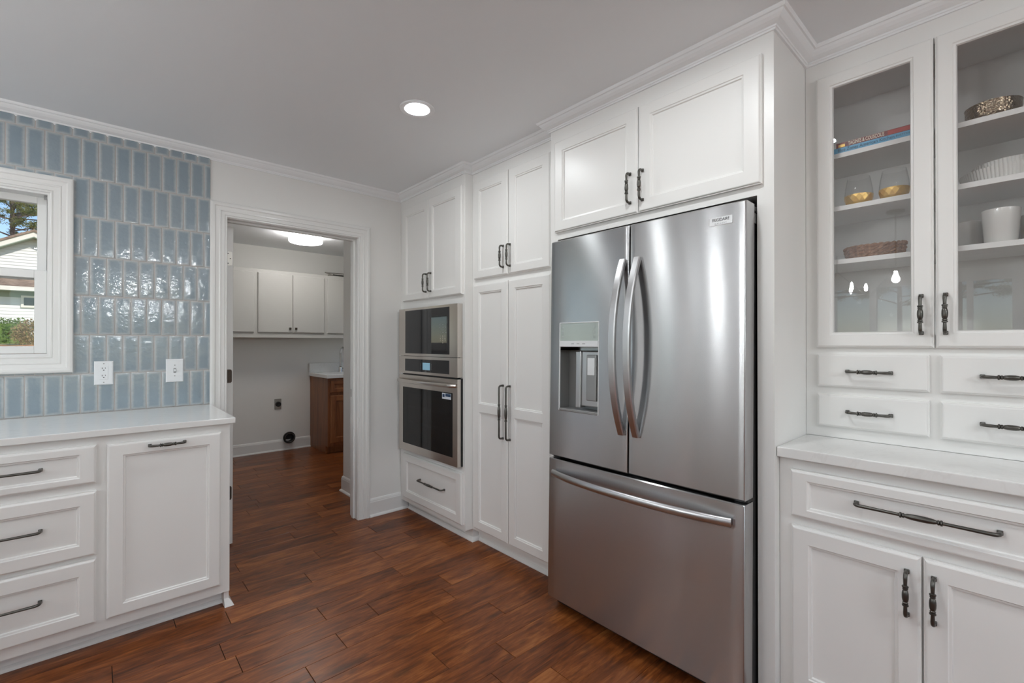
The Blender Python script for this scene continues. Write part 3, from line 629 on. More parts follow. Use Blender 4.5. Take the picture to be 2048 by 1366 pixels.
# ================================================================== WALL OVEN
XE = 1.708; FE = fx_(XE)
ov = thing('wall_oven', 'stainless steel microwave and oven tower built into the tall cabinet', 'oven', (1.9, 2.8, 0.486))
boxes('chassis', [(1.730, 2.30, 2.450, 3.146, 0.490, 1.517), (1.737, XO-0.0005, 2.416, 3.176, 0.483, 1.046)], 'black', ov)
def plate_hole(parent, name, y0, y1, z0, z1, h, x0, x1, mt='steel_warm'):
    a, b, c, d_ = h
    return boxes(name, [(x0, x1, y0, a, z0, z1), (x0, x1, b, y1, z0, z1), (x0, x1, a, b, z0, c), (x0, x1, a, b, d_, z1)], mt, parent)
mw = plate_hole(ov, 'microwave_front', 2.420, 3.181, 1.1815, 1.527, (2.509, 3.087, 1.199, 1.511), XE, 1.7475)
boxes('window', [(XE+0.0015, XE+0.02, 2.509, 3.087, 1.199, 1.511)], 'black_glass', mw)
key = text_mesh('1     2     3\n4     5     6\n7     8     9\n0', 0.0145, 'ink_light'); link('keypad_print', key, mw, (XE+0.0012, 2.590, 1.298), ROT_TXT_X)['kind'] = 'stuff'
boxes('keypad_marks', [(XE+0.0011, XE+0.0016, y, y+0.014, z, z+0.002) for z in (1.342, 1.360, 1.378, 1.396) for y in (2.548, 2.583, 2.618)], 'ink_grey', mw)['kind'] = 'stuff'
cpn = plate_hole(ov, 'control_panel', 2.420, 3.181, 1.0525, 1.1785, (2.511, 3.089, 1.070, 1.159), XE, 1.7475)
gl = boxes('glass_strip', [(XE+0.0015, XE+0.02, 2.511, 3.089, 1.070, 1.159)], 'black_glass', cpn)
M['display'] = emission('lit_display', (0.30, 0.52, 0.66), 0.62)
boxes('display', [(XE+0.0008, XE+0.0016, 2.748, 2.843, 1.086, 1.136)], 'display', cpn)
boxes('touch_marks', [(XE+0.0009, XE+0.0016, y, y+0.008, z, z+0.002) for y in (2.725, 2.865) for z in (1.090, 1.099, 1.108, 1.117, 1.126)], 'ink_grey', cpn)['kind'] = 'stuff'
od = plate_hole(ov, 'oven_door', 2.420, 3.178, 0.482, 1.041, (2.473, 3.121, 0.536, 0.951), XE, 1.7360)
boxes('window', [(XE+0.0015, XE+0.005, 2.473, 3.121, 0.536, 0.951)], 'dark_glass', od)
boxes('window_mask', [(XE+0.006, XE+0.0085, 2.473, 2.525, 0.536, 0.951), (XE+0.006, XE+0.0085, 3.070, 3.121, 0.536, 0.951), (XE+0.006, XE+0.0085, 2.525, 3.07, 0.536, 0.605), (XE+0.006, XE+0.0085, 2.525, 3.07, 0.905, 0.951)], 'black', od)
M['cavity'] = mat('oven_cavity', (0.16, 0.12, 0.095), 0.5)
boxes('cavity_liner', [(XE+0.018, XE+0.0195, 2.525, 3.07, 0.605, 0.905)], 'cavity', od)
for z in (0.69, 0.70, 0.80, 0.81): boxes('rack_bar', [(XE+0.012, XE+0.016, 2.525, 3.07, z, z+0.004)], 'hinge', od)
bm = new(); pts = []
for k in range(25):
    s = -1+2*k/24; pts.append((XE-0.052+0.032*s*s+(0.018 if abs(s) > 0.99 else 0), 2.802+0.372*s, 1.000))
tube(bm, pts, 0.0135, 14, squash=(1.0, 0.72)); obj('handle', bm, 'steel_warm', od, 0.8)
stk = boxes('sticker', [(XE+0.0004, XE+0.0016, 2.493, 2.596, 0.906, 0.944)], 'sticker', od)
boxes('sticker_print', [(XE+0.0001, XE+0.0006, 2.496, 2.556, 0.923, 0.942), (XE+0.0001, XE+0.0006, 2.566, 2.590, 0.918, 0.938)], 'ink_blue', od)['kind'] = 'stuff'

# ================================================================== REFRIGERATOR (leans back a little)
FX0, FYC, TILT = 1.627, 1.099, 0.0175
fr_ = thing('refrigerator', 'stainless french-door refrigerator with ice and water dispenser', 'refrigerator', (FX0, FYC, 0.0))
HWD = 0.456
def bul(y): return -0.005*(1-(y/HWD)**2)
def flink(name, bm, mt, parent=None, smooth=None, label=None): return obj(name, bm, mt, parent or fr_, smooth, label)
def shift(bm): bmesh.ops.translate(bm, verts=bm.verts[:], vec=(FX0, FYC, 0)); return bm
def fbox(name, lst, mt, parent=None, bev=0.0, seg=1):
    bm = new()
    for q in lst: abox(bm, *q, bev=bev, seg=seg)
    return flink(name, shift(bm), mt, parent)
fbox('body', [(0.080, 0.735, -0.452, 0.452, 0.035, 1.742)], 'blackmetal')
fbox('base_grille', [(0.055, 0.10, -0.44, 0.44, 0.012, 0.050)], 'black')
for a_, b_ in ((0.101, -0.43), (0.101, 0.38), (0.64, -0.43), (0.64, 0.38)): fbox('foot', [(a_, a_+0.04, b_, b_+0.05, 0, 0.035)], 'black')
def fdoor(name, y0, y1, z0, z1, hole=None, back=0.072):
    """curved door skin with rounded vertical edges; hole = (ya, yb, za, zb)"""
    bm = new(); R = 0.0045
    ys = [y0+(y1-y0)*k/18 for k in range(19)]
    if hole: ys = sorted(set([y for y in ys if min(abs(y-hole[0]), abs(y-hole[1])) > 0.008]+[hole[0], hole[1]]))
    ys = [y for y in ys if y0+R < y < y1-R]
    sec = [(y0, back)]+[(y0+R-R*cos(a), bul(y0+R)+R-R*sin(a)) for a in (0, pi/8, pi/4, 3*pi/8, pi/2)]+[(y, bul(y)) for y in ys]+[(y1-R+R*sin(a), bul(y1-R)+R-R*cos(a)) for a in (0, pi/8, pi/4, 3*pi/8, pi/2)]+[(y1, back)]
    zs = [(z0, 0.004), (z0+0.004, 0)]+([(hole[2], 0), (hole[3], 0)] if hole else [])+[(z1-0.004, 0), (z1, 0.004)]
    yc = (y0+y1)/2
    rows = [[bm.verts.new((x+(o if x < 0.05 else 0), y, z)) for y, x in sec] for z, o in zs]
    for i in range(len(rows)-1):
        for k in range(len(sec)-1):
            if hole and i == 2 and sec[k][0] >= hole[0]-1e-6 and sec[k+1][0] <= hole[1]+1e-6: continue
            bm.faces.new((rows[i][k], rows[i][k+1], rows[i+1][k+1], rows[i+1][k]))
    bm.faces.new(rows[0]); bm.faces.new(rows[-1])
    for i in range(len(rows)-1): bm.faces.new((rows[i][0], rows[i+1][0], rows[i+1][-1], rows[i][-1]))
    return flink(name, shift(bm), 'steel', None, 0.6)
DH = (0.159, 0.392, 0.955, 1.369)
dl = fdoor('door', 0.0085, HWD, 0.733, 1.766, DH); dl['label'] = 'left steel door with ice and water dispenser'
drr = fdoor('door', -HWD, 0.0030, 0.733, 1.766)
dw = fdoor('freezer_drawer', -HWD, HWD, 0.055, 0.719)
# dispenser: recess, control face, strip, chute, paddle, tray
ya, yb, za, zb = DH; xb = bul(0.27)
bm = new()
def q4(*v): bm.faces.new([bm.verts.new(p) for p in v])
D = 0.066; zc_ = 1.240
q4((xb, ya, za), (D, ya, za), (D, ya, zc_), (xb, ya, zc_)); q4((xb, yb, za), (xb, yb, zc_), (D, yb, zc_), (D, yb, za))
q4((D, ya, za), (D, yb, za), (D, yb, zc_), (D, ya, zc_)); q4((xb, ya, zc_), (D, ya, zc_), (D, yb, zc_), (xb, yb, zc_)); q4((xb, ya, za), (xb, yb, za), (D, yb, za), (D, ya, za))
M['disp'] = mat('dispenser_grey', (0.33, 0.33, 0.325), 0.32, 0.6); flink('dispenser_recess', shift(bm), 'disp', dl)
fbox('dispenser_rim', [(xb-0.003, xb+0.004, ya-0.001, ya+0.004, za, zb), (xb-0.003, xb+0.004, yb-0.004, yb+0.001, za, zb), (xb-0.003, xb+0.004, ya, yb, zb-0.004, zb+0.001), (xb-0.003, xb+0.004, ya, yb, za-0.001, za+0.004)], 'badge', dl, 0.001)
M['ctl'] = mat('dispenser_face', (0.45, 0.48, 0.45), 0.22, 0.5)
fbox('dispenser_panel', [(xb-0.001, xb+0.02, ya+0.004, yb-0.004, 1.283, zb-0.004)], 'ctl', dl)
fbox('dispenser_strip', [(xb-0.004, xb+0.02, ya+0.004, yb-0.004, 1.256, 1.283)], 'badge', dl, 0.001)
fbox('control_marks', [(xb-0.0016, xb-0.0008, y, y+0.012, z, z+0.0018) for y in (0.180, 0.366) for z in (1.296, 1.302, 1.318, 1.324, 1.341, 1.347)]+[(xb-0.0046, xb-0.0038, y, y+0.016, 1.268, 1.2715) for y in (0.235, 0.268, 0.300)], 'ink_grey', dl)['kind'] = 'stuff'
fbox('dispenser_chute', [(0.012, 0.05, 0.275, 0.305, za+0.02, zc_-0.004), (0.020, D, 0.168, 0.275, za+0.03, zc_-0.004)], 'steel_handle', dl, 0.004, 2)
fbox('dispenser_paddle', [(0.010, 0.022, 0.184, 0.240, 1.012, 1.220)], 'disp', dl, 0.004, 2)
fbox('dispenser_button', [(0.0065, 0.012, 0.191, 0.232, 1.128, 1.206)], 'badge', dl, 0.001)
fbox('drip_tray', [(xb-0.006, D, ya+0.004, yb-0.004, za, za+0.012)], 'disp', dl, 0.002)
# bowed handles
def vhandle(yc, side, par):
    bm = new(); pts = []; N = 28
    for k in range(N+1):
        s = -1+2*k/N; bow = 0.074*(1-abs(s)**2.2); pts.append(Vector((bul(yc)-0.004-bow, yc, 1.257+0.364*s)))
    sec = [(a*0.0155, b*0.0105) for a, b in ((-1, -0.6), (-0.75, -1), (0.75, -1), (1, -0.6), (1, 0.6), (0.75, 1), (-0.75, 1), (-1, 0.6))]
    rings = []
    for i, P in enumerate(pts):
        t = (pts[min(i+1, N)]-pts[max(i-1, 0)]).normalized(); nn = Vector((0, 1, 0)).cross(t).normalized()
        rings.append([bm.verts.new(P+Vector((0, 1, 0))*a+nn*b) for a, b in sec])
    for A, B in zip(rings[:-1], rings[1:]):
        for k in range(8): bm.faces.new((A[k], A[(k+1) % 8], B[(k+1) % 8], B[k]))
    bm.faces.new(rings[0]); bm.faces.new(rings[-1]); flink('handle', shift(bm), 'steel_handle', par, 0.5)
vhandle(0.034, 1, dl); vhandle(-0.036, -1, drr)
bm = new(); pts = []; N = 30
for k in range(N+1):
    s = -1+2*k/N; pts.append((bul(0.415*s)-0.014-0.048*(1-abs(s)**2.4), 0.418*s, 0.655))
tube(bm, pts, 0.0165, 14, squash=(1.0, 0.62)); flink('handle', shift(bm), 'steel_handle', dw, 0.6)
fbox('door_seal', [(0.012, 0.070, 0.0031, 0.0084, 0.75, 1.75)], 'black')
# badge and hinge cover
xbd = bul(-0.37)
bd = fbox('badge', [(xbd-0.0025, xbd+0.002, -0.4115, -0.3300, 1.6935, 1.7225)], 'badge', drr, 0.0008)
t1 = text_mesh('FRIGIDAIRE', 0.0152, 'ink_dark', sx=0.80, bold=0.0001); link('badge_lettering', t1, bd, (FX0+xbd-0.0029, FYC-0.3710, 1.7125), ROT_TXT_X)
t2 = text_mesh('G A L L E R Y', 0.0078, 'ink_grey', sx=0.95); link('badge_lettering', t2, bd, (FX0+xbd-0.0029, FYC-0.3710, 1.6995), ROT_TXT_X)
for y_ in (-0.454, 0.360):
    fbox('hinge_cover', [(0.073, 0.16, y_, y_+0.094, 1.743, 1.762)], 'disp', None, 0.003)
fbox('hinge_bracket', [(0.076, 0.12, -0.4555, -0.4525, 1.700, 1.735)], 'disp')
for y_ in (-0.4545, 0.4100): fbox('lower_hinge', [(0.030, 0.085, y_, y_+0.0445, 0.7205, 0.7315)], 'black')
fr_.rotation_euler = (0, TILT, 0)

# ================================================================== HUTCH: upper glass cabinet, counter, base
hu = thing('display_cabinet', 'white upper cabinet with two glass doors and four small drawers', 'cabinet', (2.24, 0.204, ZC+0.002))
XI = XH+0.019; HE = YHE
boxes('body', [(XI, XW, YF1-0.020, YF1-0.001, ZC+0.001, ZCEIL-0.004), (XI, XW, HE, HE+0.019, ZC+0.001, ZCEIL-0.004), (XW-0.015, XW-0.001, HE+0.019, YF1-0.020, ZC+0.001, ZCEIL-0.004),
     (XI, XW-0.015, HE+0.019, YF1-0.020, 2.290, ZCEIL-0.004), (XI, XW-0.015, HE+0.019, YF1-0.020, 1.268, 1.300), (XI, XW-0.015, HE+0.019, YF1-0.020, ZC+0.001, 0.95)], 'cabinet', hu)
boxes('face_frame', [(XH, XI, YF1-0.052, YF1-0.001, ZC+0.001, ZCEIL-0.004), (XH, XI, HE, HE+0.05, ZC+0.001, ZCEIL-0.004), (XH, XI, HE+0.05, YF1-0.052, 2.275, ZCEIL-0.004), (XH, XI, HE+0.05, YF1-0.052, 1.225, 1.298), (XH, XI, HE+0.05, YF1-0.052, ZC+0.001, 0.965), (XH, XI, HE+0.05, YF1-0.052, 1.078, 1.112), (XH, XI, 0.185, 0.224, 0.965, 1.078), (XH, XI, 0.185, 0.224, 1.112, 1.225)], 'cabinet', hu)
for zt in (2.000, 1.797, 1.593): boxes('shelf', [(2.116, XW-0.016, HE+0.020, YF1-0.021, zt-0.018, zt)], 'cabinet', hu, bev=0.0006)
for z in (1.977, 1.774, 1.570):
    boxes('shelf_pin', [(2.30, 2.308, YF1-0.0265, YF1-0.0205, z-0.006, z)], 'hinge', hu)
FH = fx_(XH)
for a0, a1, yh, fr in ((0.2065, 0.544, 0.2375, (0.049, 0.045, 0.047, 0.044)), (-0.136, 0.2015, 0.1775, (0.045, 0.042, 0.047, 0.044))):
    bm = new(); out = panel_front(bm, FH, a0, a1, 1.256, 2.292, fr=fr, holes_open=True); d = obj('door', bm, 'cabinet', hu)
    a, b, c, e = out[0]; boxes('pane', [(XH-0.0075, XH-0.0045, a-0.0015, b+0.0015, c-0.0015, e+0.0015)], 'cabglass', d); pull(d, 'short', (XH-0.02, yh, 1.3685), 'x', True)
for a0, a1, yh in ((0.2185, 0.542, 0.381), (-0.134, 0.192, 0.031)):
    for z0, z1, zh in ((1.108, 1.2325, 1.168), (0.957, 1.080, 1.019)):
        d = front('drawer', hu, FH, a0, a1, z0, z1, flat=True); pull(d, 'short', (XH-0.02, yh, zh), 'x', False)
bm = new(); abox(bm, 1.7575, XW-0.002, HE, YF1-0.0015, 0.880, ZC, 0.003, 2)
tag(obj('countertop', bm, 'quartz'), 'white quartz counter of the hutch, beside the refrigerator surround', 'countertop')
hb = thing('base_cabinet', 'white hutch base cabinet with one wide drawer over two doors', 'cabinet', (2.09, 0.204, 0))
boxes('body', [(XHB, XW-0.003, HE, YF1-0.001, TK, 0.879)], 'cabinet', hb); boxes('toe_kick', [(XHB+0.06, XHB+0.08, HE, YF1-0.001, 0, TK)], 'cabinet', hb)
FB = fx_(XHB)
d = front('drawer', hb, FB, -0.136, 0.5455, 0.6815, 0.842, fr=(0.050, 0.050, 0.029, 0.033)); pull(d, 'long', (XHB-0.0095, 0.2045, 0.7715), 'x', False)
for a0, a1, yh in ((0.2065, 0.5425, 0.2375), (-0.134, 0.2015, 0.1785)):
    d = front('door', hb, FB, a0, a1, 0.099, 0.6525, fr=(0.051, 0.051, 0.050, 0.055)); pull(d, 'short', (XHB-0.02, yh, 0.5425), 'x', True)

# ---- things on the shelves
S1, S2, S3 = 2.0004, 1.7974, 1.5934
def book(name, x0, x1, y0, y1, z0, z1, cover, label):
    t = thing(name, label, 'book', ((x0+x1)/2, (y0+y1)/2, z0)); c = 0.0018
    boxes('cover', [(x0, x1, y0, y1, z0, z0+c), (x0, x1, y0, y1, z1-c, z1), (x0, x0+c, y0, y1, z0+c, z1-c)], cover, t)
    boxes('pages', [(x0+c, x1-0.004, y0+0.003, y1-0.003, z0+c, z1-c)], 'paper', t); return t
b1 = book('book', 2.121, 2.335, 0.215, 0.497, S1, S1+0.0205, 'blue_cover', 'pale blue cookbook lying flat, lower of the two on the top shelf')
link('spine_lettering', text_mesh('Blue Zones American Kitchen', 0.0180, 'ink_blue', 'LEFT', 0.78), b1, (2.1205, 0.485, S1+0.0108), ROT_TXT_X)
link('spine_lettering', text_mesh('BUETTNER', 0.0088, 'ink_blue', 'LEFT', 0.95, spacing=1.15), b1, (2.1205, 0.311, S1+0.0112), ROT_TXT_X)
b2 = book('book', 2.123, 2.340, 0.225, 0.490, S1+0.0212, S1+0.0400, 'red_cover', 'dark red cookbook lying on top of the pale blue one')
link('spine_lettering', text_mesh('TAGINES & COUSCOUS', 0.0195, 'ink_light', 'LEFT', 0.525, bold=0.0004), b2, (2.1225, 0.452, S1+0.0306), ROT_TXT_X)
boxes('spine_panel', [(2.1222, 2.1232, 0.226, 0.334, S1+0.0232, S1+0.0380)], 'redlight', b2)
boxes('spine_picture', [(2.1222, 2.1232, 0.462, 0.483, S1+0.0232, S1+0.033)], 'gold', b2)
def gold_glass(x, y, label):
    t = thing('stemless_glass', label, 'glass', (x, y, S2), 'gold-based stemless glasses')
    outer = [(0.0, 0.0), (0.033, 0.0), (0.0395, 0.010), (0.0438, 0.026), (0.0448, 0.038), (0.0430, 0.060), (0.0385, 0.088), (0.0350, 0.106)]
    inner = [(0.0340, 0.106), (0.0375, 0.088), (0.0420, 0.060), (0.0437, 0.038), (0.0425, 0.024), (0.036, 0.010), (0.0, 0.006)]
    bm = new(); lathe(bm, outer+inner, (x, y, S2+0.0006), 40); obj('bowl', bm, 'thin_glass', t, 0.9)
    bm = new(); seg = 14; rows = [(0.0336, 0.0002), (0.0404, 0.0105), (0.0447, 0.0265), (0.0456, 0.0375)]
    rg = [[bm.verts.new((x+r*cos(2*pi*(k+0.5*(i % 2))/seg), y+r*sin(2*pi*(k+0.5*(i % 2))/seg), S2+z)) for k in range(seg)] for i, (r, z) in enumerate(rows)]
    for i in range(3):
        for k in range(seg):
            o = i % 2
            A, B = rg[i], rg[i+1]
            if o == 0: bm.faces.new((A[k], A[(k+1) % seg], B[k])); bm.faces.new((A[(k+1) % seg], B[(k+1) % seg], B[k]))
            else: bm.faces.new((A[k], A[(k+1) % seg], B[(k+1) % seg])); bm.faces.new((A[k], B[(k+1) % seg], B[k]))
    bm.faces.new(rg[0]); obj('gold_base', bm, 'gold', t)
gold_glass(2.166, 0.4285, 'stemless glass with honeycomb gold base, left of the pair'); gold_glass(2.166, 0.3225, 'stemless glass with honeycomb gold base, right of the pair')
# woven basket: twisted rope coils
t = thing('woven_basket', 'small oval brown woven basket on the third shelf', 'basket', (2.205, 0.388, S3))
for j, (a, b, z) in enumerate(((0.052, 0.080, 0.007), (0.056, 0.085, 0.0185), (0.058, 0.088, 0.030), (0.060, 0.090, 0.0415))):
    for s in range(2):
        bm = new(); pts = []; K = 150
        for k in range(K+1):
            th = 2*pi*k/K; tw = th*14+s*pi+j; rr = 0.0036; sag = 0.005*max(0, cos(th+pi/2))**4 if j == 3 else 0
            pts.append((2.205+(a+rr*cos(tw))*cos(th), 0.388+(b+rr*cos(tw))*sin(th), S3+z+rr*sin(tw)+sag+0.0015))
        tube(bm, pts, 0.0052, 6, cap=False); obj('rope_coil', bm, 'wicker', t, 1.0)
bm = new(); lathe(bm, [(0.0, 0.001), (1.0, 0.001), (1.0, 0.006), (0.0, 0.006)], (2.205, 0.388, S3), 32, 0.052, 0.080); obj('basket_bottom', bm, 'wicker', t)
bm = new(); lathe(bm, [(0, 0), (0.058, 0), (0.0635, 0.006), (0.0665, 0.020), (0.067, 0.048), (0.0685, 0.0525), (0.0665, 0.0530), (0.064, 0.048), (0.063, 0.020), (0.056, 0.006), (0, 0.005)], (2.196, 0.073, S1), 56)
tag(obj('hammered_bowl', bm, 'hammered', None, 0.9), 'hammered bronze bowl on the top shelf behind the right glass door', 'bowl')
def fluted(name, x, y, z, r0, r1, h, nfl, label):
    bm = new(); wv = lambda a: 1+0.022*abs(cos(a*nfl/2))
    seg = nfl*6
    lathe(bm, [(0, 0), (r0, 0), (r0*1.03, 0.004), (r1, h), (r1-0.004, h), (r0-0.001, 0.006), (0, 0.005)], (x, y, z), seg, wave=wv); return tag(obj(name, bm, 'ceramic', None, 0.5), label, 'dish')
fluted('fluted_dish', 2.247, 0.035, S2, 0.108, 0.120, 0.043, 76, 'large white fluted dish on the shelf below the bronze bowl')
fluted('fluted_dish', 2.247, 0.027, S2+0.0056, 0.086, 0.098, 0.060, 62, 'smaller white fluted dish nested in the larger one')
def cup(x, y, r0, r1, h, label, handle=False):
    t = thing('cup', label, 'cup', (x, y, S3), 'white cups on the third shelf')
    bm = new(); lathe(bm, [(0, 0), (r0-0.002, 0), (r0, 0.003), (r1, h-0.002), (r1-0.0015, h), (r1-0.0045, h-0.002), (r0-0.005, 0.008), (0, 0.006)], (x, y, S3), 48); obj('vessel', bm, 'ceramic', t, 0.6)
    return t
cup(2.176, 0.0555, 0.0385, 0.0455, 0.110, 'tall tapered white cup at the front of the third shelf'); cup(2.265, 0.139, 0.041, 0.041, 0.098, 'straight white cup standing back, left of the tapered one'); cup(2.262, -0.028, 0.041, 0.041, 0.096, 'white cup mostly hidden behind the tapered one at right')

# ================================================================== LAUNDRY
YU = 5.62; FU = fy_(YU)
def lcab(x0, x1, doors, label, knobs=()):
    t = thing('wall_cabinet', label, 'cabinet', ((x0+x1)/2, 5.78, 1.337), 'laundry wall cabinets')
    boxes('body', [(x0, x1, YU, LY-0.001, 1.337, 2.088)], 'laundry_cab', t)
    ds = []
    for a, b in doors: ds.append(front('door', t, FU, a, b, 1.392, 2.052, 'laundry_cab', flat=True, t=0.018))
    for i, (kx, kz) in knobs:
        bm = new(); abox(bm, kx-0.012, kx+0.012, YU-0.034, YU-0.024, kz-0.012, kz+0.012, 0.003, 2); abox(bm, kx-0.005, kx+0.005, YU-0.026, YU-0.018, kz-0.005, kz+0.005); obj('knob', bm, 'bronze', ds[i])
lcab(0.535, 1.296, [(0.56, 0.912), (0.918, 1.278)], 'plain white laundry wall cabinet at the left, partly behind the door casing')
lcab(1.296, 2.043, [(1.312, 1.668), (1.672, 2.028)], 'white two-door laundry wall cabinet with dark square knobs', [(0, (1.640, 1.440)), (1, (1.704, 1.440))])
lcab(2.043, 2.79, [(2.060, 2.41), (2.416, 2.77)], 'white laundry wall cabinet at the right, partly hidden by the wall end')
t = thing('folded_rack', 'folded grey wire rack lying on top of the right laundry cabinet', 'rack', (2.26, 5.72, 2.089))
for i, (a, b, q, w) in enumerate((((2.10, 5.66, 2.100), (2.62, 5.78, 2.108), 0.007, 0), ((2.13, 5.78, 2.118), (2.60, 5.68, 2.128), 0.007, 0), ((2.08, 5.74, 2.138), (2.55, 5.70, 2.145), 0.006, 0), ((2.16, 5.66, 2.100), (2.08, 5.74, 2.142), 0.006, 0))):
    bm = new(); tube(bm, [a, b], q, 8); obj('bar', bm, 'hinge', t)
boxes('tray', [(2.12, 2.58, 5.64, 5.80, 2.0885, 2.0945)], 'laundry_cab', t, bev=0.002); boxes('tray', [(2.16, 2.58, 5.66, 5.80, 2.114, 2.124)], 'laundry_cab', t, bev=0.003)
# wood cabinet with counter and tap
YS = 5.352; FS = fy_(YS)
wc = thing('base_cabinet', 'brown stained wood base cabinet in the laundry corner', 'cabinet', (2.45, 5.65, 0))
boxes('body', [(1.974, 2.95, YS, LY-0.001, 0.085, 0.872)], 'cherry', wc); boxes('toe_kick', [(1.985, 2.95, YS+0.07, YS+0.09, 0, 0.085), (1.974, 1.992, YS+0.065, LY-0.001, 0, 0.085)], 'cherry', wc)
front('drawer', wc, FS, 2.000, 2.44, 0.705, 0.845, 'cherry', f=0.04); front('door', wc, FS, 2.000, 2.44, 0.122, 0.672, 'cherry', f=0.06)
front('drawer', wc, FS, 2.48, 2.92, 0.705, 0.845, 'cherry', f=0.04); front('door', wc, FS, 2.48, 2.92, 0.122, 0.672, 'cherry', f=0.06)
lc = thing('countertop', 'white laundry countertop with backsplash on the wood cabinet', 'countertop', (2.45, 5.6, 0.8725))
boxes('slab', [(1.956, 2.96, YS-0.03, LY-0.001, 0.8725, 0.912)], 'quartz', lc, bev=0.002); boxes('backsplash', [(1.956, 2.96, LY-0.022, LY-0.001, 0.912, 1.026)], 'quartz', lc, bev=0.0015)
fa = thing('faucet', 'chrome gooseneck faucet on the laundry counter', 'faucet', (2.297, 5.80, 0.912))
bm = new(); lathe(bm, [(0, 0), (0.027, 0), (0.027, 0.008), (0.021, 0.016), (0.021, 0.062), (0.013, 0.07), (0, 0.07)], (2.297, 5.80, 0.9122), 20); obj('base', bm, 'chrome', fa, 0.7)
bm = new(); pts = [(2.297, 5.80, 0.98), (2.297, 5.80, 1.12)]+[(2.297, 5.80-0.07+0.07*cos(a), 1.12+0.10*sin(a)) for a in [pi*k/12 for k in range(1, 13)]]+[(2.297, 5.66, 1.06)]; tube(bm, pts, 0.0115, 12); obj('spout', bm, 'chrome', fa, 0.9)
bm = new(); tube(bm, [(2.317, 5.80, 0.955), (2.342, 5.80, 0.958), (2.372, 5.80, 0.985)], [0.008, 0.007, 0.006], 8); obj('lever', bm, 'chrome', fa, 0.9)
# dryer socket and vent
t = thing('dryer_outlet', 'dark square dryer socket on the laundry wall', 'outlet', (1.605, LY, 0.493))
boxes('wall_plate', [(1.568, 1.642, LY-0.006, LY, 0.491, 0.615)], 'hinge', t, bev=0.001)
bm = new(); lathe(bm, [(0, 0), (0.030, 0), (0.030, 0.022), (0.024, 0.030), (0.022, 0.024), (0, 0.022)], (0, 0, 0), 24); bmesh.ops.rotate(bm, verts=bm.verts[:], matrix=Matrix.Rotation(pi/2, 3, 'X')); bmesh.ops.translate(bm, verts=bm.verts[:], vec=(1.605, LY-0.006, 0.553)); obj('socket', bm, 'black', t, 0.6)
t = thing('dryer_vent', 'round black dryer vent pipe stub low on the laundry wall', 'vent pipe', (1.714, LY, 0.085))
def vent_ring(name, prof, mt, y):
    bm = new(); lathe(bm, prof, (0, 0, 0), 36, closed=True); bmesh.ops.rotate(bm, verts=bm.verts[:], matrix=Matrix.Rotation(pi/2, 3, 'X')); bmesh.ops.translate(bm, verts=bm.verts[:], vec=(1.714, y, 0.152)); obj(name, bm, mt, t, 0.6)
vent_ring('pipe', [(0.050, 0), (0.052, 0), (0.052, 0.080), (0.050, 0.080)], 'hinge', LY-0.002)
vent_ring('clamp', [(0.052, 0.058), (0.066, 0.056), (0.069, 0.064), (0.066, 0.072), (0.052, 0.070)], 'black', LY-0.002)
vent_ring('lining', [(0.046, 0.01), (0.0495, 0.01), (0.0495, 0.078), (0.046, 0.074)], 'black', LY-0.002)
bm = new(); lathe(bm, [(0, 0), (0.048, 0), (0.048, 0.004), (0, 0.004)], (0, 0, 0), 24); bmesh.ops.rotate(bm, verts=bm.verts[:], matrix=Matrix.Rotation(pi/2, 3, 'X')); bmesh.ops.translate(bm, verts=bm.verts[:], vec=(1.714, LY-0.004, 0.152)); obj('flap', bm, 'black', t)
# ceiling drum
t = thing('drum_light', 'white glowing drum light on the laundry ceiling', 'ceiling light', (1.60, 4.95, 2.30))
bm = new(); lathe(bm, [(0, 0.0), (0.145, 0.0), (0.156, 0.004), (0.160, 0.014), (0.160, 0.078), (0.156, 0.088), (0.148, 0.090), (0, 0.090)], (1.60, 4.95, 2.305), 48); obj('diffuser', bm, 'drum', t, 0.8)
bm = new(); lathe(bm, [(0, 0), (0.150, 0), (0.150, 0.0035), (0, 0.0035)], (1.60, 4.95, 2.3955), 32); obj('base', bm, 'crown', t)

# ================================================================== ISLAND SIDE (behind the camera; some mirrored in glass and steel, some added for light)
il = thing('bounce_island', 'unseen white island with quartz top, added to bounce light to the ceiling', 'island', (-1.15, 0.75, 0))  # added out of view as a white reflector under the lamps
boxes('body', [(-1.45, -0.85, -0.55, 2.02, 0.08, 0.88)], 'cabinet', il); boxes('toe_kick', [(-1.40, -0.90, -0.50, 1.97, 0, 0.08)], 'cabinet', il)
bm = new(); abox(bm, -1.60, -0.72, -0.62, 2.08, 0.88, 0.914, 0.003, 2); obj('worktop', bm, 'quartz', il)
def pendant(y, label):
    x = -0.93; t = thing('pendant_light', label, 'pendant lamp', (x, y, 1.68), 'ribbed glass pendants')
    bm = new(); lathe(bm, [(0, 0), (0.062, 0), (0.064, -0.012), (0.055, -0.022), (0, -0.024)], (x, y, ZCEIL), 32); obj('canopy', bm, 'hinge', t, 0.6)
    bm = new(); tube(bm, [(x, y, ZCEIL-0.02), (x, y, 1.93)], 0.006, 8); obj('rod', bm, 'hinge', t)
    bm = new(); lathe(bm, [(0.020, 0.26), (0.035, 0.245), (0.045, 0.20), (0.06, 0.16), (0.10, 0.115), (0.15, 0.05), (0.18, 0.0), (0.178, 0.0), (0.148, 0.05), (0.098, 0.112), (0.058, 0.157), (0.043, 0.20), (0.033, 0.243)], (x, y, 1.68), 96, wave=lambda a: 1+0.02*cos(a*48), closed=True); obj('glass_shade', bm, 'glass', t, 0.5)
    bm = new(); lathe(bm, [(0, 0), (0.02, 0.008), (0.03, 0.03), (0.022, 0.06), (0.013, 0.08), (0.013, 0.10), (0, 0.10)], (x, y, 1.79), 12); obj('bulb', bm, 'bulb', t, 0.8)
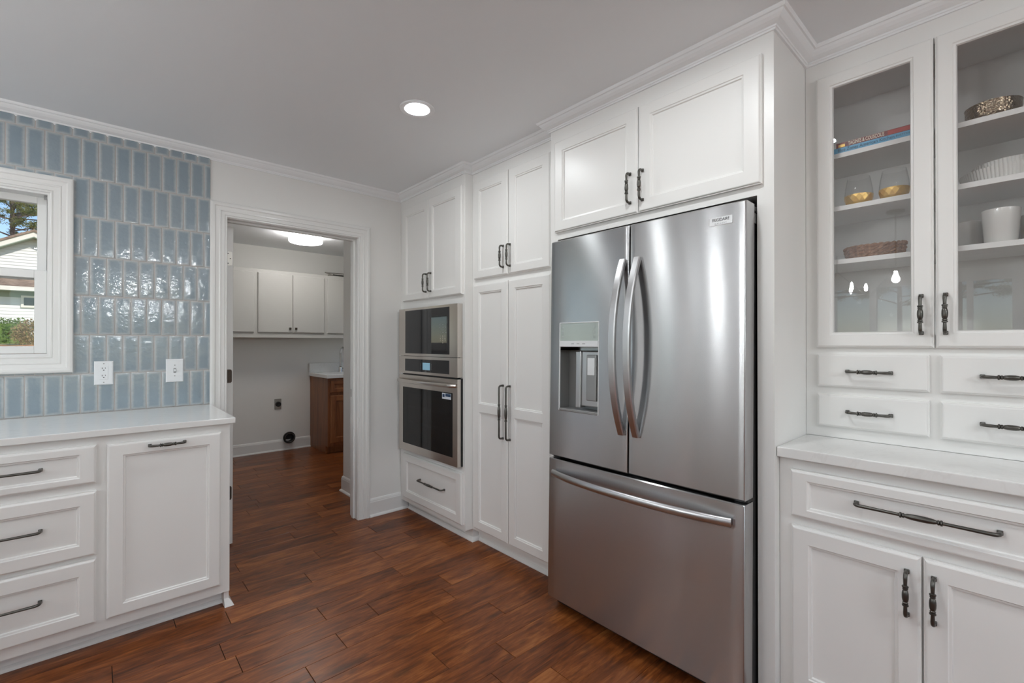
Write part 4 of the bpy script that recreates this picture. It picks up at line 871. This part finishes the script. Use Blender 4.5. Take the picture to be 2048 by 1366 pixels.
pendant(0.75, 'ribbed glass pendant lamp mirrored in the left cabinet glass'); pendant(-0.30, 'unseen ribbed glass pendant lamp added at the near end as fill light'); pendant(1.80, 'ribbed glass pendant lamp at the far end of the island')  # the near pendant is unseen, added for extra light
def chandelier(x, y, label):
    ch = thing('chandelier', label, 'chandelier', (x, y, 1.89), 'ring chandeliers')
    bm = new(); tube(bm, [(x+0.30*cos(2*pi*k/40), y+0.30*sin(2*pi*k/40), 1.90) for k in range(41)], 0.009, 8, cap=False); obj('ring', bm, 'pewter', ch, 0.8)
    bm = new(); tube(bm, [(x, y, ZCEIL), (x, y, 2.2)], 0.008, 8)
    for k in range(3): tube(bm, [(x, y, 2.2), (x+0.30*cos(2*pi*k/3), y+0.30*sin(2*pi*k/3), 1.90)], 0.004, 6)
    obj('rod', bm, 'pewter', ch)
    for k in range(6):
        a = 2*pi*k/6+0.3; bm = new(); lathe(bm, [(0, 0), (0.016, 0.01), (0.018, 0.05), (0.010, 0.09), (0, 0.10)], (x+0.30*cos(a), y+0.30*sin(a), 1.93), 8); obj('candle_bulb', bm, 'candle', ch, 0.8)
chandelier(-3.0, 1.65, 'ring chandelier with candle bulbs by the far windows, mirrored in the cabinet glass')
chandelier(0.5, -2.2, 'unseen ring chandelier with candle bulbs, added behind the camera as fill light')  # second chandelier is added, unseen, for frontal fill

# ================================================================== OUTDOORS
def gz(x, y):
    base = -0.45 if y < 4 else -0.45+1.68*min(1, (y-4)/15.0)**1.2
    return base
bm = new(); gx = [-90+6*i for i in range(31)]; gy = [3.5+0.8*i for i in range(22)]+[21+5*i for i in range(1, 25)]
G_ = [[bm.verts.new((x, y, gz(x, y)+0.05*sin(x*0.7+y)*(1 if y > 6 else 0))) for x in gx] for y in gy]
for i in range(len(gy)-1):
    for j in range(len(gx)-1): bm.faces.new((G_[i][j], G_[i][j+1], G_[i+1][j+1], G_[i+1][j]))
lawn = obj('lawn', bm, 'lawn', None, 1.0); tag(lawn, 'lawn rising behind the house', 'lawn', None, 'structure')
lawn2 = boxes('yard', [(-90, 60, -60, 3.45, -0.6, -0.45)], 'lawn'); tag(lawn2, 'flat yard outside the far windows', 'lawn', None, 'structure')
M['paving'] = mottled('pale_paving', (0.52, 0.49, 0.44), (0.62, 0.59, 0.53), 2)
tag(boxes('patio', [(-14, XL-0.14, -14, 6, -0.44, -0.12), (XL-0.14, 6, -14, YF-0.12, -0.44, -0.12)], 'paving'), 'pale paving added outside the glazed doors to bounce sunlight indoors', 'patio', None, 'structure')  # added as a pale reflector that sends sunlight up to the ceiling
# mulch bank
bm = new(); N1, N2 = 60, 14; rows = []
for i in range(N2):
    yy = 13.9+i*0.33; rows.append([bm.verts.new((-6+8*j/N1, yy, gz(0, yy)+0.09+0.11*max(0, sin(pi*i/(N2-1)))*(1+0.5*sin(j*0.9)*sin(j*0.37))+0.03*rnd.random())) for j in range(N1+1)])
for i in range(N2-1):
    for j in range(N1): bm.faces.new((rows[i][j], rows[i][j+1], rows[i+1][j+1], rows[i+1][j]))
tag(obj('mulch_bed', bm, 'mulch', None, 1.0), 'orange pine-straw mulch bed below the hedge outside', 'mulch bed', None, 'stuff')
def leaves(bm, c, rx, ry, rz, n, s, shell=0.55, asp=0.5):
    for _ in range(n):
        v = Vector((rnd.gauss(0, 1), rnd.gauss(0, 1), rnd.gauss(0, 1))).normalized()*(shell+(1-shell)*rnd.random()); p = Vector((c[0]+v.x*rx, c[1]+v.y*ry, c[2]+v.z*rz))
        a = Vector((rnd.gauss(0, 1), rnd.gauss(0, 1), rnd.gauss(0, 1))).normalized()*s*rnd.uniform(0.6, 1.3); b = a.cross(Vector((rnd.gauss(0, 1), rnd.gauss(0, 1), rnd.gauss(0, 1)))).normalized()*s*asp
        bm.faces.new([bm.verts.new(q) for q in (p-a, p+b, p+a, p-b)])
t = thing('hedge', 'clipped green hedge in front of the neighbouring house', 'hedge', (-2.4, 20, 1.2)); bm = new()
for i in range(16): leaves(bm, (-4.7+i*0.205, 20+0.1*rnd.random(), 1.55), 0.32, 0.4, 0.48+0.03*rnd.random(), 520, 0.035, 0.75)
o = obj('foliage', bm, 'hedge', t); o['kind'] = 'stuff'; boxes('core', [(-4.9, -1.5, 19.8, 20.2, 1.15, 1.85)], 'hedge', t)
t = thing('shrub', 'dry brown shrub at the end of the hedge', 'shrub', (-1.35, 18.6, 1.15)); bm = new()
leaves(bm, (-1.30, 18.8, 1.55), 0.50, 0.4, 0.42, 2600, 0.03, 0.5); o = obj('foliage', bm, 'shrub', t); o['kind'] = 'stuff'
bm = new()
for k in range(9): tube(bm, [(-1.30, 18.8, 1.12), (-1.30+0.35*cos(k*0.7), 18.8+0.25*sin(k*0.7), 1.75)], [0.012, 0.004], 5)
obj('stems', bm, 'bark', t)
# neighbouring house (front plane y = 24)
HY = 24.0; hs = thing('house', 'neighbouring white house with cream gable trim and brown shingle roof', 'house', (-4.0, HY+2, 1.2))
def siding(bm, x0, x1, z0, z1, y, lap=0.11):
    z = z0
    while z < z1-1e-4:
        zt = min(z+lap, z1); bm.faces.new([bm.verts.new(q) for q in ((x0, y-0.016, z), (x1, y-0.016, z), (x1, y, zt), (x0, y, zt))]); bm.faces.new([bm.verts.new(q) for q in ((x0, y, z), (x1, y, z), (x1, y-0.016, z), (x0, y-0.016, z))]); z = zt
PX, PZ, SL = -1.68, 5.16, 0.56
bm = new(); z = 3.55
while z < PZ-0.1:
    zt = min(z+0.11, PZ); hwid = (PZ-z)/SL
    bm.faces.new([bm.verts.new(q) for q in ((PX-hwid, HY+0.4-0.016, z), (PX+hwid, HY+0.4-0.016, z), (PX+hwid-0.1, HY+0.4, zt), (PX-hwid+0.1, HY+0.4, zt))]); z = zt
obj('gable_siding', bm, 'siding', hs)
for s in (-1, 1):
    e = PX+s*4.2; ez = PZ-4.2*SL
    def slab(o0, o1, y0, y1, name, mt):
        bm = new(); q = [(PX, PZ+o0), (e, ez+o0), (e, ez+o1), (PX, PZ+o1)]
        A = [bm.verts.new((x, y0, z)) for x, z in q]; B = [bm.verts.new((x, y1, z)) for x, z in q]; bm.faces.new(A); bm.faces.new(B)
        for k in range(4): bm.faces.new((A[k], A[(k+1) % 4], B[(k+1) % 4], B[k]))
        obj(name, bm, mt, hs)
    slab(-0.02, 0.16, HY, HY+0.06, 'rake_board', 'fascia'); slab(-0.05, -0.02, HY, HY+0.4, 'soffit', 'eave'); slab(0.16, 0.24, HY-0.05, HY+8, 'roof', 'shingle')
bm = new(); siding(bm, -9.0, 2.5, 1.2, 3.2, HY-0.2); obj('wall_siding', bm, 'siding', hs)
boxes('wall_core', [(-9, 2.5, HY-0.18, HY+6, 1.0, 3.2)], 'siding', hs)
bm = new(); q = [(HY-0.75, 3.17), (HY-0.75, 3.24), (HY+0.38, 3.66), (HY+0.38, 3.56)]
A = [bm.verts.new((-9.3, y, z)) for y, z in q]; B = [bm.verts.new((2.8, y, z)) for y, z in q]; bm.faces.new(A); bm.faces.new(B)
for k in range(4): bm.faces.new((A[k], A[(k+1) % 4], B[(k+1) % 4], B[k]))
obj('porch_roof', bm, 'shingle', hs)
boxes('eave_board', [(-9.3, 2.8, HY-0.79, HY-0.75, 3.10, 3.24)], 'fascia', hs); boxes('eave_soffit', [(-9.3, 2.8, HY-0.75, HY-0.18, 3.10, 3.13)], 'eave', hs); boxes('shaded_frieze_board', [(-9.0, 2.5, HY-0.225, HY-0.19, 2.90, 3.10)], 'eave', hs)  # the frieze strip paints in the shade below the eave
wn_ = boxes('window', [(-1.98, -0.60, HY-0.27, HY-0.20, 2.55, 2.62), (-1.98, -0.60, HY-0.27, HY-0.20, 2.90, 2.97), (-1.98, -1.91, HY-0.27, HY-0.20, 2.62, 2.90), (-0.67, -0.60, HY-0.27, HY-0.20, 2.62, 2.90)], 'fascia', hs)
boxes('pane', [(-1.91, -0.67, HY-0.235, HY-0.22, 2.62, 2.90)], 'house_glass', wn_)
# pines behind the house
def pine(x, y, h, label, seed, lo=0.3):
    rr = random.Random(seed); z0 = 1.0 if y > 4 else -0.45; t = thing('pine_tree', label, 'tree', (x, y, z0), 'tall pines')
    bm = new(); tube(bm, [(x, y, z0), (x+0.1, y, z0+h*0.5), (x, y, z0+h)], [0.14, 0.10, 0.03], 8)
    bl = new()
    for k in range(46):
        f = lo+(1-lo)*rr.random(); zz = z0+h*f; a = rr.random()*2*pi; L = (1.15-f)*h*0.34*rr.uniform(0.6, 1.1)
        tip = Vector((x+L*cos(a), y+L*sin(a), zz+L*rr.uniform(0.05, 0.45))); tube(bm, [(x, y, zz), tip], [0.045, 0.015], 5)
        for q in range(4):
            c = Vector((x, y, zz)).lerp(tip, 0.45+0.55*q/3)+Vector((rr.gauss(0, 0.25), rr.gauss(0, 0.25), rr.gauss(0, 0.2)))
            leaves(bl, c, 0.40, 0.40, 0.22, 150, 0.10, 0.1, 0.16)
    obj('trunk', bm, 'bark', t); o = obj('needles', bl, 'needle', t); o['kind'] = 'stuff'; return t
p0 = pine(-3.6, 38, 13.0, 'tall pine tree behind the neighbouring house', 5)
def copy_tree(src, loc, label):
    c = src.copy(); COL.objects.link(c); c.location = loc; c['label'] = label
    for ch in src.children:
        d = ch.copy(); COL.objects.link(d); d.parent = c
    return c
for i, (x, y, s) in enumerate(((-8.5, 44, 'pine farther left behind the house roof'), (-24, 7, 'pine in the yard by the patio'), (-27, 2.2, 'pine outside the far windows'), (-23, -3.5, 'pine at the left of the far yard'), (-31, 5, 'pine at the back of the far yard'))):
    copy_tree(p0, (x, y, 1.0 if y > 20 else -0.45), s)
